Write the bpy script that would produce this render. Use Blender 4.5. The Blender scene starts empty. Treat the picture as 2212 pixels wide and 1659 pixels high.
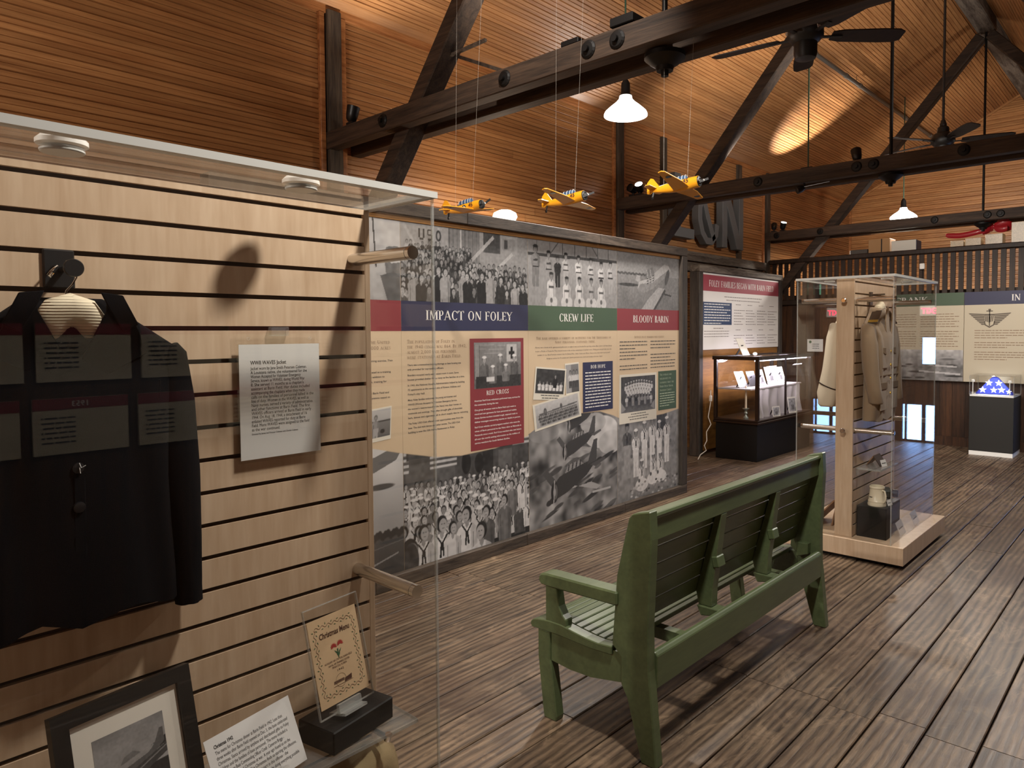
import bpy, bmesh, math, random
import numpy as np
from mathutils import Vector, Matrix
random.seed(7); rng = np.random.default_rng(7)
SC = bpy.context.scene
COL = SC.collection

# ------------------------------------------------------------------ camera
FPX, CXP, CYP = 1525.84, 1193.31, 775.86
YAW, PITCH, ROLL = [math.radians(a) for a in (41.7342, -2.19878, -0.313814)]
CAM_H = 1.5
_f = Vector((-math.sin(YAW)*math.cos(PITCH), math.cos(YAW)*math.cos(PITCH), math.sin(PITCH)))
_r = Vector((math.cos(YAW), math.sin(YAW), 0)); _u = _r.cross(_f)
_c, _s = math.cos(ROLL), math.sin(ROLL)
_r2 = _c*_r + _s*_u; _u2 = -_s*_r + _c*_u
cam_d = bpy.data.cameras.new('camera'); cam = bpy.data.objects.new('camera', cam_d); COL.objects.link(cam)
cam.matrix_world = Matrix(((_r2.x, _u2.x, -_f.x, 0), (_r2.y, _u2.y, -_f.y, 0), (_r2.z, _u2.z, -_f.z, CAM_H), (0, 0, 0, 1)))
cam_d.sensor_width = 36; cam_d.lens = FPX*36/2212
cam_d.shift_x = (1106-CXP)/2212; cam_d.shift_y = (CYP-829.5)/2212
cam_d.clip_start = .05; cam_d.clip_end = 100
SC.camera = cam

# ------------------------------------------------------------------ world, exposure, lights
w = bpy.data.worlds.new('world'); SC.world = w; w.use_nodes = True
w.node_tree.nodes['Background'].inputs[0].default_value = (1.0, .86, .7, 1)
w.node_tree.nodes['Background'].inputs[1].default_value = .05
SC.view_settings.view_transform = 'Standard'; SC.view_settings.look = 'None'
SC.view_settings.exposure = 0.3; SC.view_settings.gamma = 1.0
SC.view_settings.use_curve_mapping = False
SC.cycles.max_bounces = 8; SC.cycles.transparent_max_bounces = 24; SC.cycles.sample_clamp_indirect = 4.0
SC.cycles.use_denoising = True

WARM = (1.0, .80, .6); NEUT = (1.0, .94, .86); COOL = (.86, .9, 1.0)
def lamp(name, kind, loc, power, col=WARM, size=.06, aim=None, angle=60, blend=.5):
    d = bpy.data.lights.new(name, kind); d.energy = power; d.color = col
    if kind in ('POINT', 'SPOT'): d.shadow_soft_size = size
    if kind == 'SPOT': d.spot_size = math.radians(angle); d.spot_blend = blend
    if kind == 'AREA': d.size = size
    o = bpy.data.objects.new(name, d); COL.objects.link(o); o.location = loc
    if aim is not None:
        o.rotation_euler = (Vector(aim)-Vector(loc)).to_track_quat('-Z', 'Y').to_euler()
    return o
XW, XR, ZW, SL = -4.75, -1.905, 3.893, .537        # left wall, ridge, wall top, roof slope
YT = (2.817, 6.373, 10.133); YB = 13.80; XE = 2*XR-XW  # truss planes, gable, right wall
ZT = 2.978                                           # tie beam top
# lights for unseen pendants: two inferred from shadows and wall light, two added for ambient light (the two in view carry their own light in their builder)
for lx, ly, p in ((-.77, 1.43, 215), (-.65, 7.7, 200), (-3.15, -2.0, 300), (-.65, 4.5, 85)):
    lamp('pendant_light', 'SPOT', (lx, ly, 3.12), p, NEUT, .08, (lx, ly, 0), 158, .25)
# added spots with no fixture, brightening the long panel, partition and wall letters
lamp('spot_light', 'SPOT', (-1.75, 1.7, 3.9), 150, NEUT, .04, (-3.43, 3.9, 1.1), 62, .6)
lamp('spot_light', 'SPOT', (-2.0, 6.75, 3.05), 170, NEUT, .04, (-2.0, 10.2, 1.7), 80, .6)
lamp('spot_light', 'SPOT', (-2.0, 6.75, 3.05), 90, NEUT, .04, (-4.6, 8.6, 2.3), 75, .6)
# added uplights with no fixture, lifting the ceiling and gable from beam height
for p0, aim, pw, an in (((-2.4, 3.02, 3.15), (-3.3, 3.9, 4.7), 95, 130), ((-1.1, 6.65, 3.15), (-2.7, 7.4, 5.0), 70, 110), ((-3.4, 6.65, 3.15), (-3.6, 7.6, 4.5), 60, 130), ((-2.4, 10.45, 3.15), (-2.4, 13.8, 3.9), 150, 125),
                        ((-2.6, -.7, 3.15), (-3.9, .9, 4.2), 110, 140), ((-.2, 2.98, 3.15), (-.6, 4.0, 4.8), 70, 120), ((-.3, 10.4, 3.15), (-1.0, 9.6, 5.0), 40, 120)):
    lamp('spot_light', 'SPOT', p0, pw, NEUT, .05, aim, an, .9)

# ------------------------------------------------------------------ helpers
def lin(c): return tuple(((v/255)/12.92 if v/255 <= .04045 else ((v/255+.055)/1.055)**2.4) for v in c)
def hexc(h): h = h.lstrip('#'); return lin(tuple(int(h[i:i+2], 16) for i in (0, 2, 4)))
MATS = {}
def nodes_of(name):
    m = bpy.data.materials.new(name); m.use_nodes = True; MATS[name] = m
    nt = m.node_tree; return m, nt, nt.nodes['Principled BSDF']
def mat(name, col, rough=.5, metal=0., spec=.5, var=0., vscale=30., bump=0., bscale=200., emit=None, estr=0., coat=0., sheen=0.):
    if name in MATS: return MATS[name]
    m, nt, b = nodes_of(name)
    c = hexc(col) if isinstance(col, str) else col
    b.inputs['Base Color'].default_value = (*c, 1); b.inputs['Roughness'].default_value = rough
    b.inputs['Metallic'].default_value = metal; b.inputs['Specular IOR Level'].default_value = spec
    if coat: b.inputs['Coat Weight'].default_value = coat; b.inputs['Coat Roughness'].default_value = .1
    if sheen: b.inputs['Sheen Weight'].default_value = sheen
    if emit is not None:
        b.inputs['Emission Color'].default_value = (*(hexc(emit) if isinstance(emit, str) else emit), 1); b.inputs['Emission Strength'].default_value = estr
    g = nt.nodes.new('ShaderNodeNewGeometry')
    if var:
        n = nt.nodes.new('ShaderNodeTexNoise'); n.inputs['Scale'].default_value = vscale; n.inputs['Detail'].default_value = 5
        nt.links.new(g.outputs['Position'], n.inputs['Vector'])
        mx = nt.nodes.new('ShaderNodeMix'); mx.data_type = 'RGBA'
        mx.inputs[6].default_value = (*[v*(1-var) for v in c], 1); mx.inputs[7].default_value = (*[min(1, v*(1+var)) for v in c], 1)
        nt.links.new(n.outputs['Fac'], mx.inputs[0]); nt.links.new(mx.outputs[2], b.inputs['Base Color'])
    if bump:
        n2 = nt.nodes.new('ShaderNodeTexNoise'); n2.inputs['Scale'].default_value = bscale; n2.inputs['Detail'].default_value = 3
        nt.links.new(g.outputs['Position'], n2.inputs['Vector'])
        bp = nt.nodes.new('ShaderNodeBump'); bp.inputs['Strength'].default_value = bump; bp.inputs['Distance'].default_value = .004
        nt.links.new(n2.outputs['Fac'], bp.inputs['Height']); nt.links.new(bp.outputs[0], b.inputs['Normal'])
    return m
def wood(name, dark, light, axis, freq=26., stretch=14., rough=.45, bump=.15, rnd=.25, fine=6., spec=.4, ramp=(.32, .72), mottle=None, coat=0.):
    """grain runs along world axis 0/1/2; each object gets its own offset and value"""
    if name in MATS: return MATS[name]
    m, nt, b = nodes_of(name); N, L = nt.nodes, nt.links
    g = N.new('ShaderNodeNewGeometry'); oi = N.new('ShaderNodeObjectInfo')
    sc = [freq]*3; sc[axis] = freq/stretch
    v1 = N.new('ShaderNodeVectorMath'); v1.operation = 'MULTIPLY'; v1.inputs[1].default_value = sc; L.new(g.outputs['Position'], v1.inputs[0])
    mu = N.new('ShaderNodeMath'); mu.operation = 'MULTIPLY'; mu.inputs[1].default_value = 91.7; L.new(oi.outputs['Random'], mu.inputs[0])
    v2 = N.new('ShaderNodeVectorMath'); v2.operation = 'ADD'; L.new(v1.outputs[0], v2.inputs[0]); L.new(mu.outputs[0], v2.inputs[1])
    n1 = N.new('ShaderNodeTexNoise'); n1.inputs['Scale'].default_value = 1; n1.inputs['Detail'].default_value = 6; n1.inputs['Roughness'].default_value = .6; n1.inputs['Distortion'].default_value = .6
    L.new(v2.outputs[0], n1.inputs['Vector'])
    n2 = N.new('ShaderNodeTexNoise'); n2.inputs['Scale'].default_value = fine; n2.inputs['Detail'].default_value = 3; L.new(v2.outputs[0], n2.inputs['Vector'])
    ad = N.new('ShaderNodeMath'); ad.operation = 'MULTIPLY_ADD'; ad.inputs[1].default_value = .45; L.new(n2.outputs['Fac'], ad.inputs[0]); L.new(n1.outputs['Fac'], ad.inputs[2])
    sb = N.new('ShaderNodeMath'); sb.operation = 'SUBTRACT'; sb.inputs[1].default_value = .22; L.new(ad.outputs[0], sb.inputs[0])
    cr = N.new('ShaderNodeValToRGB'); cr.color_ramp.elements[0].position = ramp[0]; cr.color_ramp.elements[1].position = ramp[1]
    cr.color_ramp.elements[0].color = (*hexc(dark), 1); cr.color_ramp.elements[1].color = (*hexc(light), 1)
    L.new(sb.outputs[0], cr.inputs[0]); col = cr.outputs[0]
    if mottle:
        n3 = N.new('ShaderNodeTexNoise'); n3.inputs['Scale'].default_value = mottle[1]; n3.inputs['Detail'].default_value = 4; n3.inputs['Distortion'].default_value = 1.
        L.new(g.outputs['Position'], n3.inputs['Vector'])
        c3 = N.new('ShaderNodeValToRGB'); c3.color_ramp.elements[0].position = .42; c3.color_ramp.elements[1].position = .68; L.new(n3.outputs['Fac'], c3.inputs[0])
        mx = N.new('ShaderNodeMix'); mx.data_type = 'RGBA'; mm = N.new('ShaderNodeMath'); mm.operation = 'MULTIPLY'; mm.inputs[1].default_value = mottle[2]
        L.new(c3.outputs[0], mm.inputs[0]); L.new(mm.outputs[0], mx.inputs[0]); L.new(col, mx.inputs[6]); mx.inputs[7].default_value = (*hexc(mottle[0]), 1); col = mx.outputs[2]
    hs = N.new('ShaderNodeHueSaturation'); L.new(col, hs.inputs['Color'])
    mr = N.new('ShaderNodeMapRange'); mr.inputs['To Min'].default_value = 1-rnd; mr.inputs['To Max'].default_value = 1+rnd; L.new(oi.outputs['Random'], mr.inputs['Value']); L.new(mr.outputs[0], hs.inputs['Value'])
    L.new(hs.outputs[0], b.inputs['Base Color'])
    b.inputs['Roughness'].default_value = rough; b.inputs['Specular IOR Level'].default_value = spec
    if coat: b.inputs['Coat Weight'].default_value = coat; b.inputs['Coat Roughness'].default_value = .25
    if bump:
        bp = N.new('ShaderNodeBump'); bp.inputs['Strength'].default_value = bump; bp.inputs['Distance'].default_value = .004
        L.new(sb.outputs[0], bp.inputs['Height']); L.new(bp.outputs[0], b.inputs['Normal'])
    return m
def clear(name, tint=(1, 1, 1), rough=.0, ior=1.47, haze=0., hazecol=(.9, .9, .9)):
    """thin clear pane: mostly see-through with a fresnel reflection"""
    if name in MATS: return MATS[name]
    m = bpy.data.materials.new(name); m.use_nodes = True; MATS[name] = m; nt = m.node_tree; N, L = nt.nodes, nt.links
    N.remove(N['Principled BSDF']); out = N['Material Output']
    t = N.new('ShaderNodeBsdfTransparent'); t.inputs[0].default_value = (*tint, 1)
    gl = N.new('ShaderNodeBsdfGlossy'); gl.inputs['Roughness'].default_value = rough
    fr = N.new('ShaderNodeFresnel'); fr.inputs['IOR'].default_value = ior
    g = N.new('ShaderNodeNewGeometry'); io = N.new('ShaderNodeMapRange'); io.inputs['To Min'].default_value = ior; io.inputs['To Max'].default_value = 1/ior
    L.new(g.outputs['Backfacing'], io.inputs['Value']); L.new(io.outputs[0], fr.inputs['IOR'])     # same reflection on both faces of the thin pane
    mx = N.new('ShaderNodeMixShader'); L.new(fr.outputs[0], mx.inputs[0]); L.new(t.outputs[0], mx.inputs[1]); L.new(gl.outputs[0], mx.inputs[2]); res = mx.outputs[0]
    if haze:
        df = N.new('ShaderNodeBsdfDiffuse'); df.inputs[0].default_value = (*hazecol, 1)
        m2 = N.new('ShaderNodeMixShader'); m2.inputs[0].default_value = haze; L.new(res, m2.inputs[1]); L.new(df.outputs[0], m2.inputs[2]); res = m2.outputs[0]
    L.new(res, out.inputs['Surface']); return m
def glow(name, col, strength):
    if name in MATS: return MATS[name]
    m = bpy.data.materials.new(name); m.use_nodes = True; MATS[name] = m; nt = m.node_tree
    nt.nodes.remove(nt.nodes['Principled BSDF']); e = nt.nodes.new('ShaderNodeEmission')
    e.inputs[0].default_value = (*col, 1); e.inputs[1].default_value = strength
    nt.links.new(e.outputs[0], nt.nodes['Material Output'].inputs['Surface']); return m
def printed(name='printed_ink', rough=.45):
    """flat print: colours come from the colour attribute of the printed sheet"""
    if name in MATS: return MATS[name]
    m, nt, b = nodes_of(name); a = nt.nodes.new('ShaderNodeVertexColor'); a.layer_name = 'ink'
    nt.links.new(a.outputs[0], b.inputs['Base Color']); b.inputs['Roughness'].default_value = rough; b.inputs['Specular IOR Level'].default_value = .35
    return m

class B:
    def __init__(s): s.v = []; s.f = []
    def add(s, vs, fs):
        n = len(s.v); s.v += [tuple(map(float, p)) for p in vs]; s.f += [tuple(i+n for i in f) for f in fs]; return s
    def box(s, x0, x1, y0, y1, z0, z1):
        x0, x1 = sorted((x0, x1)); y0, y1 = sorted((y0, y1)); z0, z1 = sorted((z0, z1))
        return s.add([(x, y, z) for x in (x0, x1) for y in (y0, y1) for z in (z0, z1)],
                     [(0, 1, 3, 2), (4, 6, 7, 5), (0, 4, 5, 1), (2, 3, 7, 6), (0, 2, 6, 4), (1, 5, 7, 3)])
    def obox(s, c, size, M):
        M = M.to_3x3(); c = Vector(c); h = Vector(size)/2
        return s.add([c+M@Vector((x*h.x, y*h.y, z*h.z)) for x in (-1, 1) for y in (-1, 1) for z in (-1, 1)],
                     [(0, 1, 3, 2), (4, 6, 7, 5), (0, 4, 5, 1), (2, 3, 7, 6), (0, 2, 6, 4), (1, 5, 7, 3)])
    def bar(s, p0, p1, wd, ht, up=(0, 0, 1)):
        p0, p1 = Vector(p0), Vector(p1); d = (p1-p0).normalized(); up = Vector(up); sd = d.cross(up).normalized(); u = sd.cross(d)
        M = Matrix((d, sd, u)).transposed(); return s.obox((p0+p1)/2, ((p1-p0).length, wd, ht), M)
    def cyl(s, p0, p1, r0, r1=None, n=16, caps=True):
        r1 = r0 if r1 is None else r1; p0, p1 = Vector(p0), Vector(p1); d = (p1-p0).normalized()
        a = d.orthogonal().normalized(); b = d.cross(a); vs = []
        for p, r in ((p0, r0), (p1, r1)):
            vs += [p+(a*math.cos(2*math.pi*i/n)+b*math.sin(2*math.pi*i/n))*r for i in range(n)]
        fs = [(i, (i+1) % n, n+(i+1) % n, n+i) for i in range(n)]
        if caps: fs += [tuple(range(n))[::-1], tuple(range(n, 2*n))]
        return s.add(vs, fs)
    def lathe(s, c, prof, n=24, axis=(0, 0, 1), caps=True):
        c = Vector(c); d = Vector(axis).normalized(); a = d.orthogonal().normalized(); b = d.cross(a); vs = []
        for r, t in prof: vs += [c+d*t+(a*math.cos(2*math.pi*i/n)+b*math.sin(2*math.pi*i/n))*r for i in range(n)]
        fs = []
        for k in range(len(prof)-1): fs += [(k*n+i, k*n+(i+1) % n, (k+1)*n+(i+1) % n, (k+1)*n+i) for i in range(n)]
        if caps: fs += [tuple(range(n))[::-1], tuple(range((len(prof)-1)*n, len(prof)*n))]
        return s.add(vs, fs)
    def prism(s, pts, plane, a, b):
        def P(p, t): return {'x': (t, p[0], p[1]), 'y': (p[0], t, p[1]), 'z': (p[0], p[1], t)}[plane]
        n = len(pts); vs = [P(p, a) for p in pts]+[P(p, b) for p in pts]
        return s.add(vs, [tuple(range(n))[::-1], tuple(range(n, 2*n))]+[(i, (i+1) % n, n+(i+1) % n, n+i) for i in range(n)])
    def tube(s, path, r, n=8, caps=True):
        path = [Vector(p) for p in path]; rs = r if isinstance(r, (list, tuple)) else [r]*len(path)
        vs = []; prev = None
        for i, p in enumerate(path):
            d = (path[min(i+1, len(path)-1)]-path[max(i-1, 0)]).normalized()
            if prev is None: a = d.orthogonal().normalized()
            else: a = (prev-d*prev.dot(d)).normalized()
            prev = a; b = d.cross(a); vs += [p+(a*math.cos(2*math.pi*k/n)+b*math.sin(2*math.pi*k/n))*rs[i] for k in range(n)]
        fs = []
        for k in range(len(path)-1): fs += [(k*n+i, k*n+(i+1) % n, (k+1)*n+(i+1) % n, (k+1)*n+i) for i in range(n)]
        if caps: fs += [tuple(range(n))[::-1], tuple(range((len(path)-1)*n, len(path)*n))]
        return s.add(vs, fs)
    def loft(s, rings, caps=True):
        n = len(rings[0]); vs = [p for r in rings for p in r]; fs = []
        for k in range(len(rings)-1): fs += [(k*n+i, k*n+(i+1) % n, (k+1)*n+(i+1) % n, (k+1)*n+i) for i in range(n)]
        if caps: fs += [tuple(range(n))[::-1], tuple(range((len(rings)-1)*n, len(rings)*n))]
        return s.add(vs, fs)
    def ell(s, c, r, n=16, m=10):
        return s.loft([[(c[0]+r[0]*math.sin(t)*math.cos(a), c[1]+r[1]*math.sin(t)*math.sin(a), c[2]+r[2]*math.cos(t))
                        for a in [2*math.pi*i/n for i in range(n)]] for t in [max(.02, min(math.pi-.02, math.pi*k/m)) for k in range(m+1)]])
    def sheet(s, grid):
        nr, nc = len(grid), len(grid[0]); vs = [p for r in grid for p in r]
        return s.add(vs, [(i*nc+j, i*nc+j+1, (i+1)*nc+j+1, (i+1)*nc+j) for i in range(nr-1) for j in range(nc-1)])
    def mirror(s): return s
ORG = {}
def tag(o, label=None, cat=None, group=None, kind=None):
    if label: o['label'] = label
    if cat: o['category'] = cat
    if group: o['group'] = group
    if kind: o['kind'] = kind
    return o
def thing(name, label, cat, loc=(0, 0, 0), group=None):
    o = bpy.data.objects.new(name, None); COL.objects.link(o); o.location = loc; o.empty_display_size = .05
    ORG[o.name] = Vector(loc); return tag(o, label, cat, group)
def make(name, b, m, parent=None, smooth=False, bevel=0., label=None, cat=None, group=None, kind=None, angle=35, solid=0., sub=0):
    org = ORG[parent.name] if parent is not None else None
    if org is None:
        a = np.array(b.v); org = Vector(((a[:, 0].min()+a[:, 0].max())/2, (a[:, 1].min()+a[:, 1].max())/2, a[:, 2].min()))
    me = bpy.data.meshes.new(name); me.from_pydata([(p[0]-org[0], p[1]-org[1], p[2]-org[2]) for p in b.v], [], b.f)
    bm = bmesh.new(); bm.from_mesh(me)
    bmesh.ops.recalc_face_normals(bm, faces=bm.faces)
    if bevel:
        es = [e for e in bm.edges if len(e.link_faces) == 2 and e.calc_face_angle(0) > .5]
        bmesh.ops.bevel(bm, geom=es, offset=bevel, segments=1, affect='EDGES', clamp_overlap=True)
    bm.to_mesh(me); bm.free()
    o = bpy.data.objects.new(name, me); COL.objects.link(o)
    me.materials.append(m if not isinstance(m, str) else MATS[m])
    if smooth:
        me.shade_smooth() if angle >= 180 else me.set_sharp_from_angle(angle=math.radians(angle))
    if solid: md = o.modifiers.new('s', 'SOLIDIFY'); md.thickness = solid; md.offset = 0
    if sub: md = o.modifiers.new('u', 'SUBSURF'); md.levels = sub; md.render_levels = sub
    if parent is not None: o.parent = parent
    else: o.location = org
    ORG[o.name] = Vector(org)
    return tag(o, label, cat, group, kind)
def smooth_all(o, angle=40):
    o.data.polygons.foreach_set('use_smooth', [True]*len(o.data.polygons)); o.data.set_sharp_from_angle(angle=math.radians(angle))
_mk = make
def make(name, b, m, parent=None, smooth=False, angle=40, **k):
    o = _mk(name, b, m, parent, False, **k)
    if smooth: smooth_all(o, angle)
    return o
def piece(name, me, parent, M):
    """a shared-mesh part placed by a world matrix under a parent whose own transform is a translation"""
    o = bpy.data.objects.new(name, me); COL.objects.link(o); o.parent = parent
    o.matrix_local = Matrix.Translation(-ORG[parent.name]) @ M; return o
def copy_tree(o, parent=None, off=(0, 0, 0)):
    c = o.copy(); COL.objects.link(c); c.parent = parent
    if parent is None: c.location = Vector(o.location)+Vector(off)
    ORG[c.name] = ORG[o.name]+Vector(off)
    for ch in o.children: copy_tree(ch, c, off)
    return c
# ---- flat text as mesh geometry
def text_raw(s, size, align='LEFT', bold=0., res=2, spacing=1., font_shear=0.):
    cu = bpy.data.curves.new('t', 'FONT'); cu.body = s; cu.size = size; cu.align_x = align; cu.resolution_u = res; cu.offset = bold; cu.space_character = spacing; cu.shear = font_shear
    ob = bpy.data.objects.new('t', cu); COL.objects.link(ob)
    dg = bpy.context.evaluated_depsgraph_get(); ev = ob.evaluated_get(dg); me = bpy.data.meshes.new_from_object(ev)
    n = len(me.vertices); co = np.empty(n*3); me.vertices.foreach_get('co', co); co = co.reshape(-1, 3)
    fs = [tuple(p.vertices) for p in me.polygons]
    bpy.data.objects.remove(ob); bpy.data.curves.remove(cu); bpy.data.meshes.remove(me)
    return co, fs
def text(b, s, org, U, V, size, align='LEFT', width=None, bold=0., res=2, spacing=1., shear=0.):
    """add text to builder b: baseline origin org, reading direction U, up V; width squeezes the line to that length"""
    co, fs = text_raw(s, size, align, bold, res, spacing, shear)
    if not len(co): return b
    if width:
        ww = co[:, 0].max()-co[:, 0].min(); co[:, 0] *= width/ww
    org, U, V = Vector(org), Vector(U), Vector(V)
    return b.add([org+U*float(p[0])+V*float(p[1]) for p in co], fs)
# ------------------------------------------------------------------ structure
ZC = 3.90                                            # ceiling height at the side walls
ANG = math.atan(SL); CA, SA = math.cos(ANG), math.sin(ANG)
ZR = ZC+SL*(XR-XW)
wood('pine_along_room', '#84532e', '#bf8b58', 1, freq=22, stretch=26, rough=.42, rnd=.13, bump=.04, fine=5, ramp=(.2, .85))
wood('pine_across_room', '#945f34', '#cb9660', 0, freq=30, stretch=26, rough=.45, rnd=.14, bump=.05, fine=5, ramp=(.3, .75))
wood('old_timber_across', '#231a14', '#4b3a2d', 0, freq=22, stretch=16, rough=.7, rnd=.1, bump=.5, fine=7)
wood('old_timber_upright', '#2a221c', '#5f5142', 2, freq=22, stretch=16, rough=.75, rnd=.1, bump=.5, fine=7)
wood('old_timber_along', '#3a3029', '#7d7266', 1, freq=20, stretch=12, rough=.8, rnd=.1, bump=.5, fine=7)
wood('dark_panelling', '#22130a', '#4d301b', 2, freq=26, stretch=18, rough=.5, rnd=.2, bump=.2, fine=7)
wood('dark_railing', '#1d130d', '#38271b', 2, freq=26, stretch=18, rough=.55, rnd=.15, bump=.15)
def floor_material():
    m, nt, b = nodes_of('floor_boards'); N, L = nt.nodes, nt.links
    g = N.new('ShaderNodeNewGeometry'); oi = N.new('ShaderNodeObjectInfo')
    def mul(s):
        v = N.new('ShaderNodeVectorMath'); v.operation = 'MULTIPLY'; v.inputs[1].default_value = s; L.new(g.outputs['Position'], v.inputs[0])
        k = N.new('ShaderNodeMath'); k.operation = 'MULTIPLY'; k.inputs[1].default_value = 57.3; L.new(oi.outputs['Random'], k.inputs[0])
        a = N.new('ShaderNodeVectorMath'); a.operation = 'ADD'; L.new(v.outputs[0], a.inputs[0]); L.new(k.outputs[0], a.inputs[1]); return a.outputs[0]
    def noise(vec, scale, det=4, dist=0., rough=.55):
        n = N.new('ShaderNodeTexNoise'); n.inputs['Scale'].default_value = scale; n.inputs['Detail'].default_value = det; n.inputs['Distortion'].default_value = dist; n.inputs['Roughness'].default_value = rough; L.new(vec, n.inputs['Vector']); return n.outputs['Fac']
    def ramp(f, a, c):
        r = N.new('ShaderNodeMapRange'); r.inputs['From Min'].default_value = a; r.inputs['From Max'].default_value = c; L.new(f, r.inputs['Value']); return r.outputs[0]
    def mix(f, c0, c1):
        x = N.new('ShaderNodeMix'); x.data_type = 'RGBA'
        for s_, i in ((f, 0), (c0, 6), (c1, 7)):
            if isinstance(s_, (str, float)): x.inputs[i].default_value = (*hexc(s_), 1) if isinstance(s_, str) else s_
            else: L.new(s_, x.inputs[i])
        return x.outputs[2]
    def mth(op, a, c):
        x = N.new('ShaderNodeMath'); x.operation = op
        for s_, i in ((a, 0), (c, 1)):
            if isinstance(s_, float): x.inputs[i].default_value = s_
            else: L.new(s_, x.inputs[i])
        return x.outputs[0]
    wv = N.new('ShaderNodeTexWave'); wv.bands_direction = 'X'; wv.inputs['Scale'].default_value = 1.0; wv.inputs['Distortion'].default_value = 7.; wv.inputs['Detail'].default_value = 3.; wv.inputs['Detail Scale'].default_value = 1.1; wv.inputs['Detail Roughness'].default_value = .6
    L.new(mul((9, 1.0, 1)), wv.inputs['Vector'])
    fine = noise(mul((95, 8, 1)), 1., 6, .9, .7); med = noise(mul((34, 3.2, 1)), 1., 5, .8)
    grain = mth('ADD', mth('MULTIPLY', wv.outputs['Fac'], .26), mth('ADD', mth('MULTIPLY', fine, .62), mth('MULTIPLY', med, .5)))
    c = mix(ramp(grain, .45, 1.02), '#2c2119', '#8a745d')
    worn = ramp(noise(mul((9, 4, 1)), 1., 6, 1.2, .7), .54, .74); c = mix(mth('MULTIPLY', mth('MULTIPLY', worn, fine), .95), c, '#b59a7c')
    c = mix(mth('MULTIPLY', ramp(noise(g.outputs['Position'], 1.9, 5, .8), .44, .68), .6), c, '#3b2418')
    c = mix(mth('MULTIPLY', ramp(noise(g.outputs['Position'], 6.5, 5, .5), .60, .72), .45), c, '#17110d')
    hs = N.new('ShaderNodeHueSaturation'); L.new(c, hs.inputs['Color']); mr = N.new('ShaderNodeMapRange'); mr.inputs['To Min'].default_value = .78; mr.inputs['To Max'].default_value = 1.22; L.new(oi.outputs['Random'], mr.inputs['Value']); L.new(mr.outputs[0], hs.inputs['Value'])
    L.new(hs.outputs[0], b.inputs['Base Color']); rr = ramp(fine, .2, .9); r2 = N.new('ShaderNodeMapRange'); r2.inputs['To Min'].default_value = .34; r2.inputs['To Max'].default_value = .56; L.new(rr, r2.inputs['Value']); L.new(r2.outputs[0], b.inputs['Roughness'])
    bp = N.new('ShaderNodeBump'); bp.inputs['Strength'].default_value = .5; bp.inputs['Distance'].default_value = .003; L.new(grain, bp.inputs['Height']); L.new(bp.outputs[0], b.inputs['Normal'])
floor_material()
wood('trim_pine', '#86512a', '#c08350', 1, freq=26, stretch=20, rough=.5, rnd=.05, bump=.05)
mat('black_iron', '#1c1a19', .55, .6); mat('galvanised', '#77756f', .45, .8, var=.2, vscale=60)
mat('gap_dark', '#150d08', .9)

# floor: one object per plank, joints recessed
floor = make('floor', B().box(XW-.1, XE+.1, -3.1, YB+.1, -.12, -.022), MATS['gap_dark'], kind='structure')
PW = .1745
def plank_mesh(wd, t=.02, c=.0035):
    b = B(); pr = [(0, -t), (0, -c), (c, 0), (wd-c, 0), (wd, -c), (wd, -t)]
    n = len(pr); b.add([(x, 0, z) for x, z in pr]+[(x, 1, z) for x, z in pr], [(i, i+1, n+i+1, n+i) for i in range(n-1)]+[tuple(range(n))[::-1], tuple(range(n, 2*n))])
    me = bpy.data.meshes.new('plank'); me.from_pydata(b.v, [], b.f); me.materials.append(MATS['floor_boards']); return me
pm = plank_mesh(PW-.006)
n0 = int((XE+.51)/PW)+1; kx = n0
x = -.51+n0*PW
while x > XW:
    x -= PW; ys = [-3.0]
    base = 2.85+random.uniform(-.05, .05)
    cuts = [base+d for d in (-3.9+random.uniform(-1, .6), -.84 if random.random() < .25 else -1.9+random.uniform(-.9, .4), 0, 3.4+random.uniform(-.9, .9), 7.2+random.uniform(-1, .4), 10.95)]
    cuts = [c for c in cuts if c > -3]
    for a, c in zip([-3.0]+cuts[:-1], cuts):
        if c-a < .4: continue
        o = piece('plank', pm, floor, Matrix.Translation((x+.002, a+.002, random.uniform(-.0012, .0012))) @ Matrix.Diagonal((1, c-a-.004, 1, 1)))

# beaded boards, one object each
def bead_mesh(m, w_=.072):
    pr = [(0, -.012), (.0042, -.001), (.0055, 0), (.0325, 0), (.0345, -.006), (.0375, -.006), (.0395, 0), (.0665, 0), (.0678, -.001), (.072, -.012)]
    n = len(pr); me = bpy.data.meshes.new('board')
    me.from_pydata([(d, 0, z) for z, d in pr]+[(d, 1, z) for z, d in pr], [], [(i, i+1, n+i+1, n+i) for i in range(n-1)]); me.materials.append(m); return me
BW = .072
bl = bead_mesh(MATS['pine_along_room']); bg = bead_mesh(MATS['pine_across_room'])
wall_left = make('wall_left', B().box(XW-.12, XW-.012, -3.1, YB+.1, 0, ZC+.02), MATS['gap_dark'], kind='structure')
bays = [(-3.0, YT[0]-.04), (YT[0]+.17, YT[1]-.04), (YT[1]+.15, YT[2]-.06), (YT[2]+.11, YB)]
for k in range(56):
    z0 = ZC-.04-(k+1)*BW
    if z0 < 0: break
    for bi, (a, c) in enumerate(bays):
        if z0 < 1.0 and bi != 2: continue
        cuts = [a, c]
        if random.random() < .45: cuts.insert(1, (a+c)/2+random.uniform(-.9, .9))
        if bi == 0: cuts[0] = -1.2
        for p, q in zip(cuts, cuts[1:]):
            piece('board', bl, wall_left, Matrix.Translation((XW+random.uniform(-.001, .001), p+.001, z0)) @ Matrix.Diagonal((1, q-p-.002, 1, 1)))
low = make('wall_lower_boards', B().box(XW-.012, XW-.004, -3.0, YB, 0, 1.06), MATS['pine_along_room'], wall_left)
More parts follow.
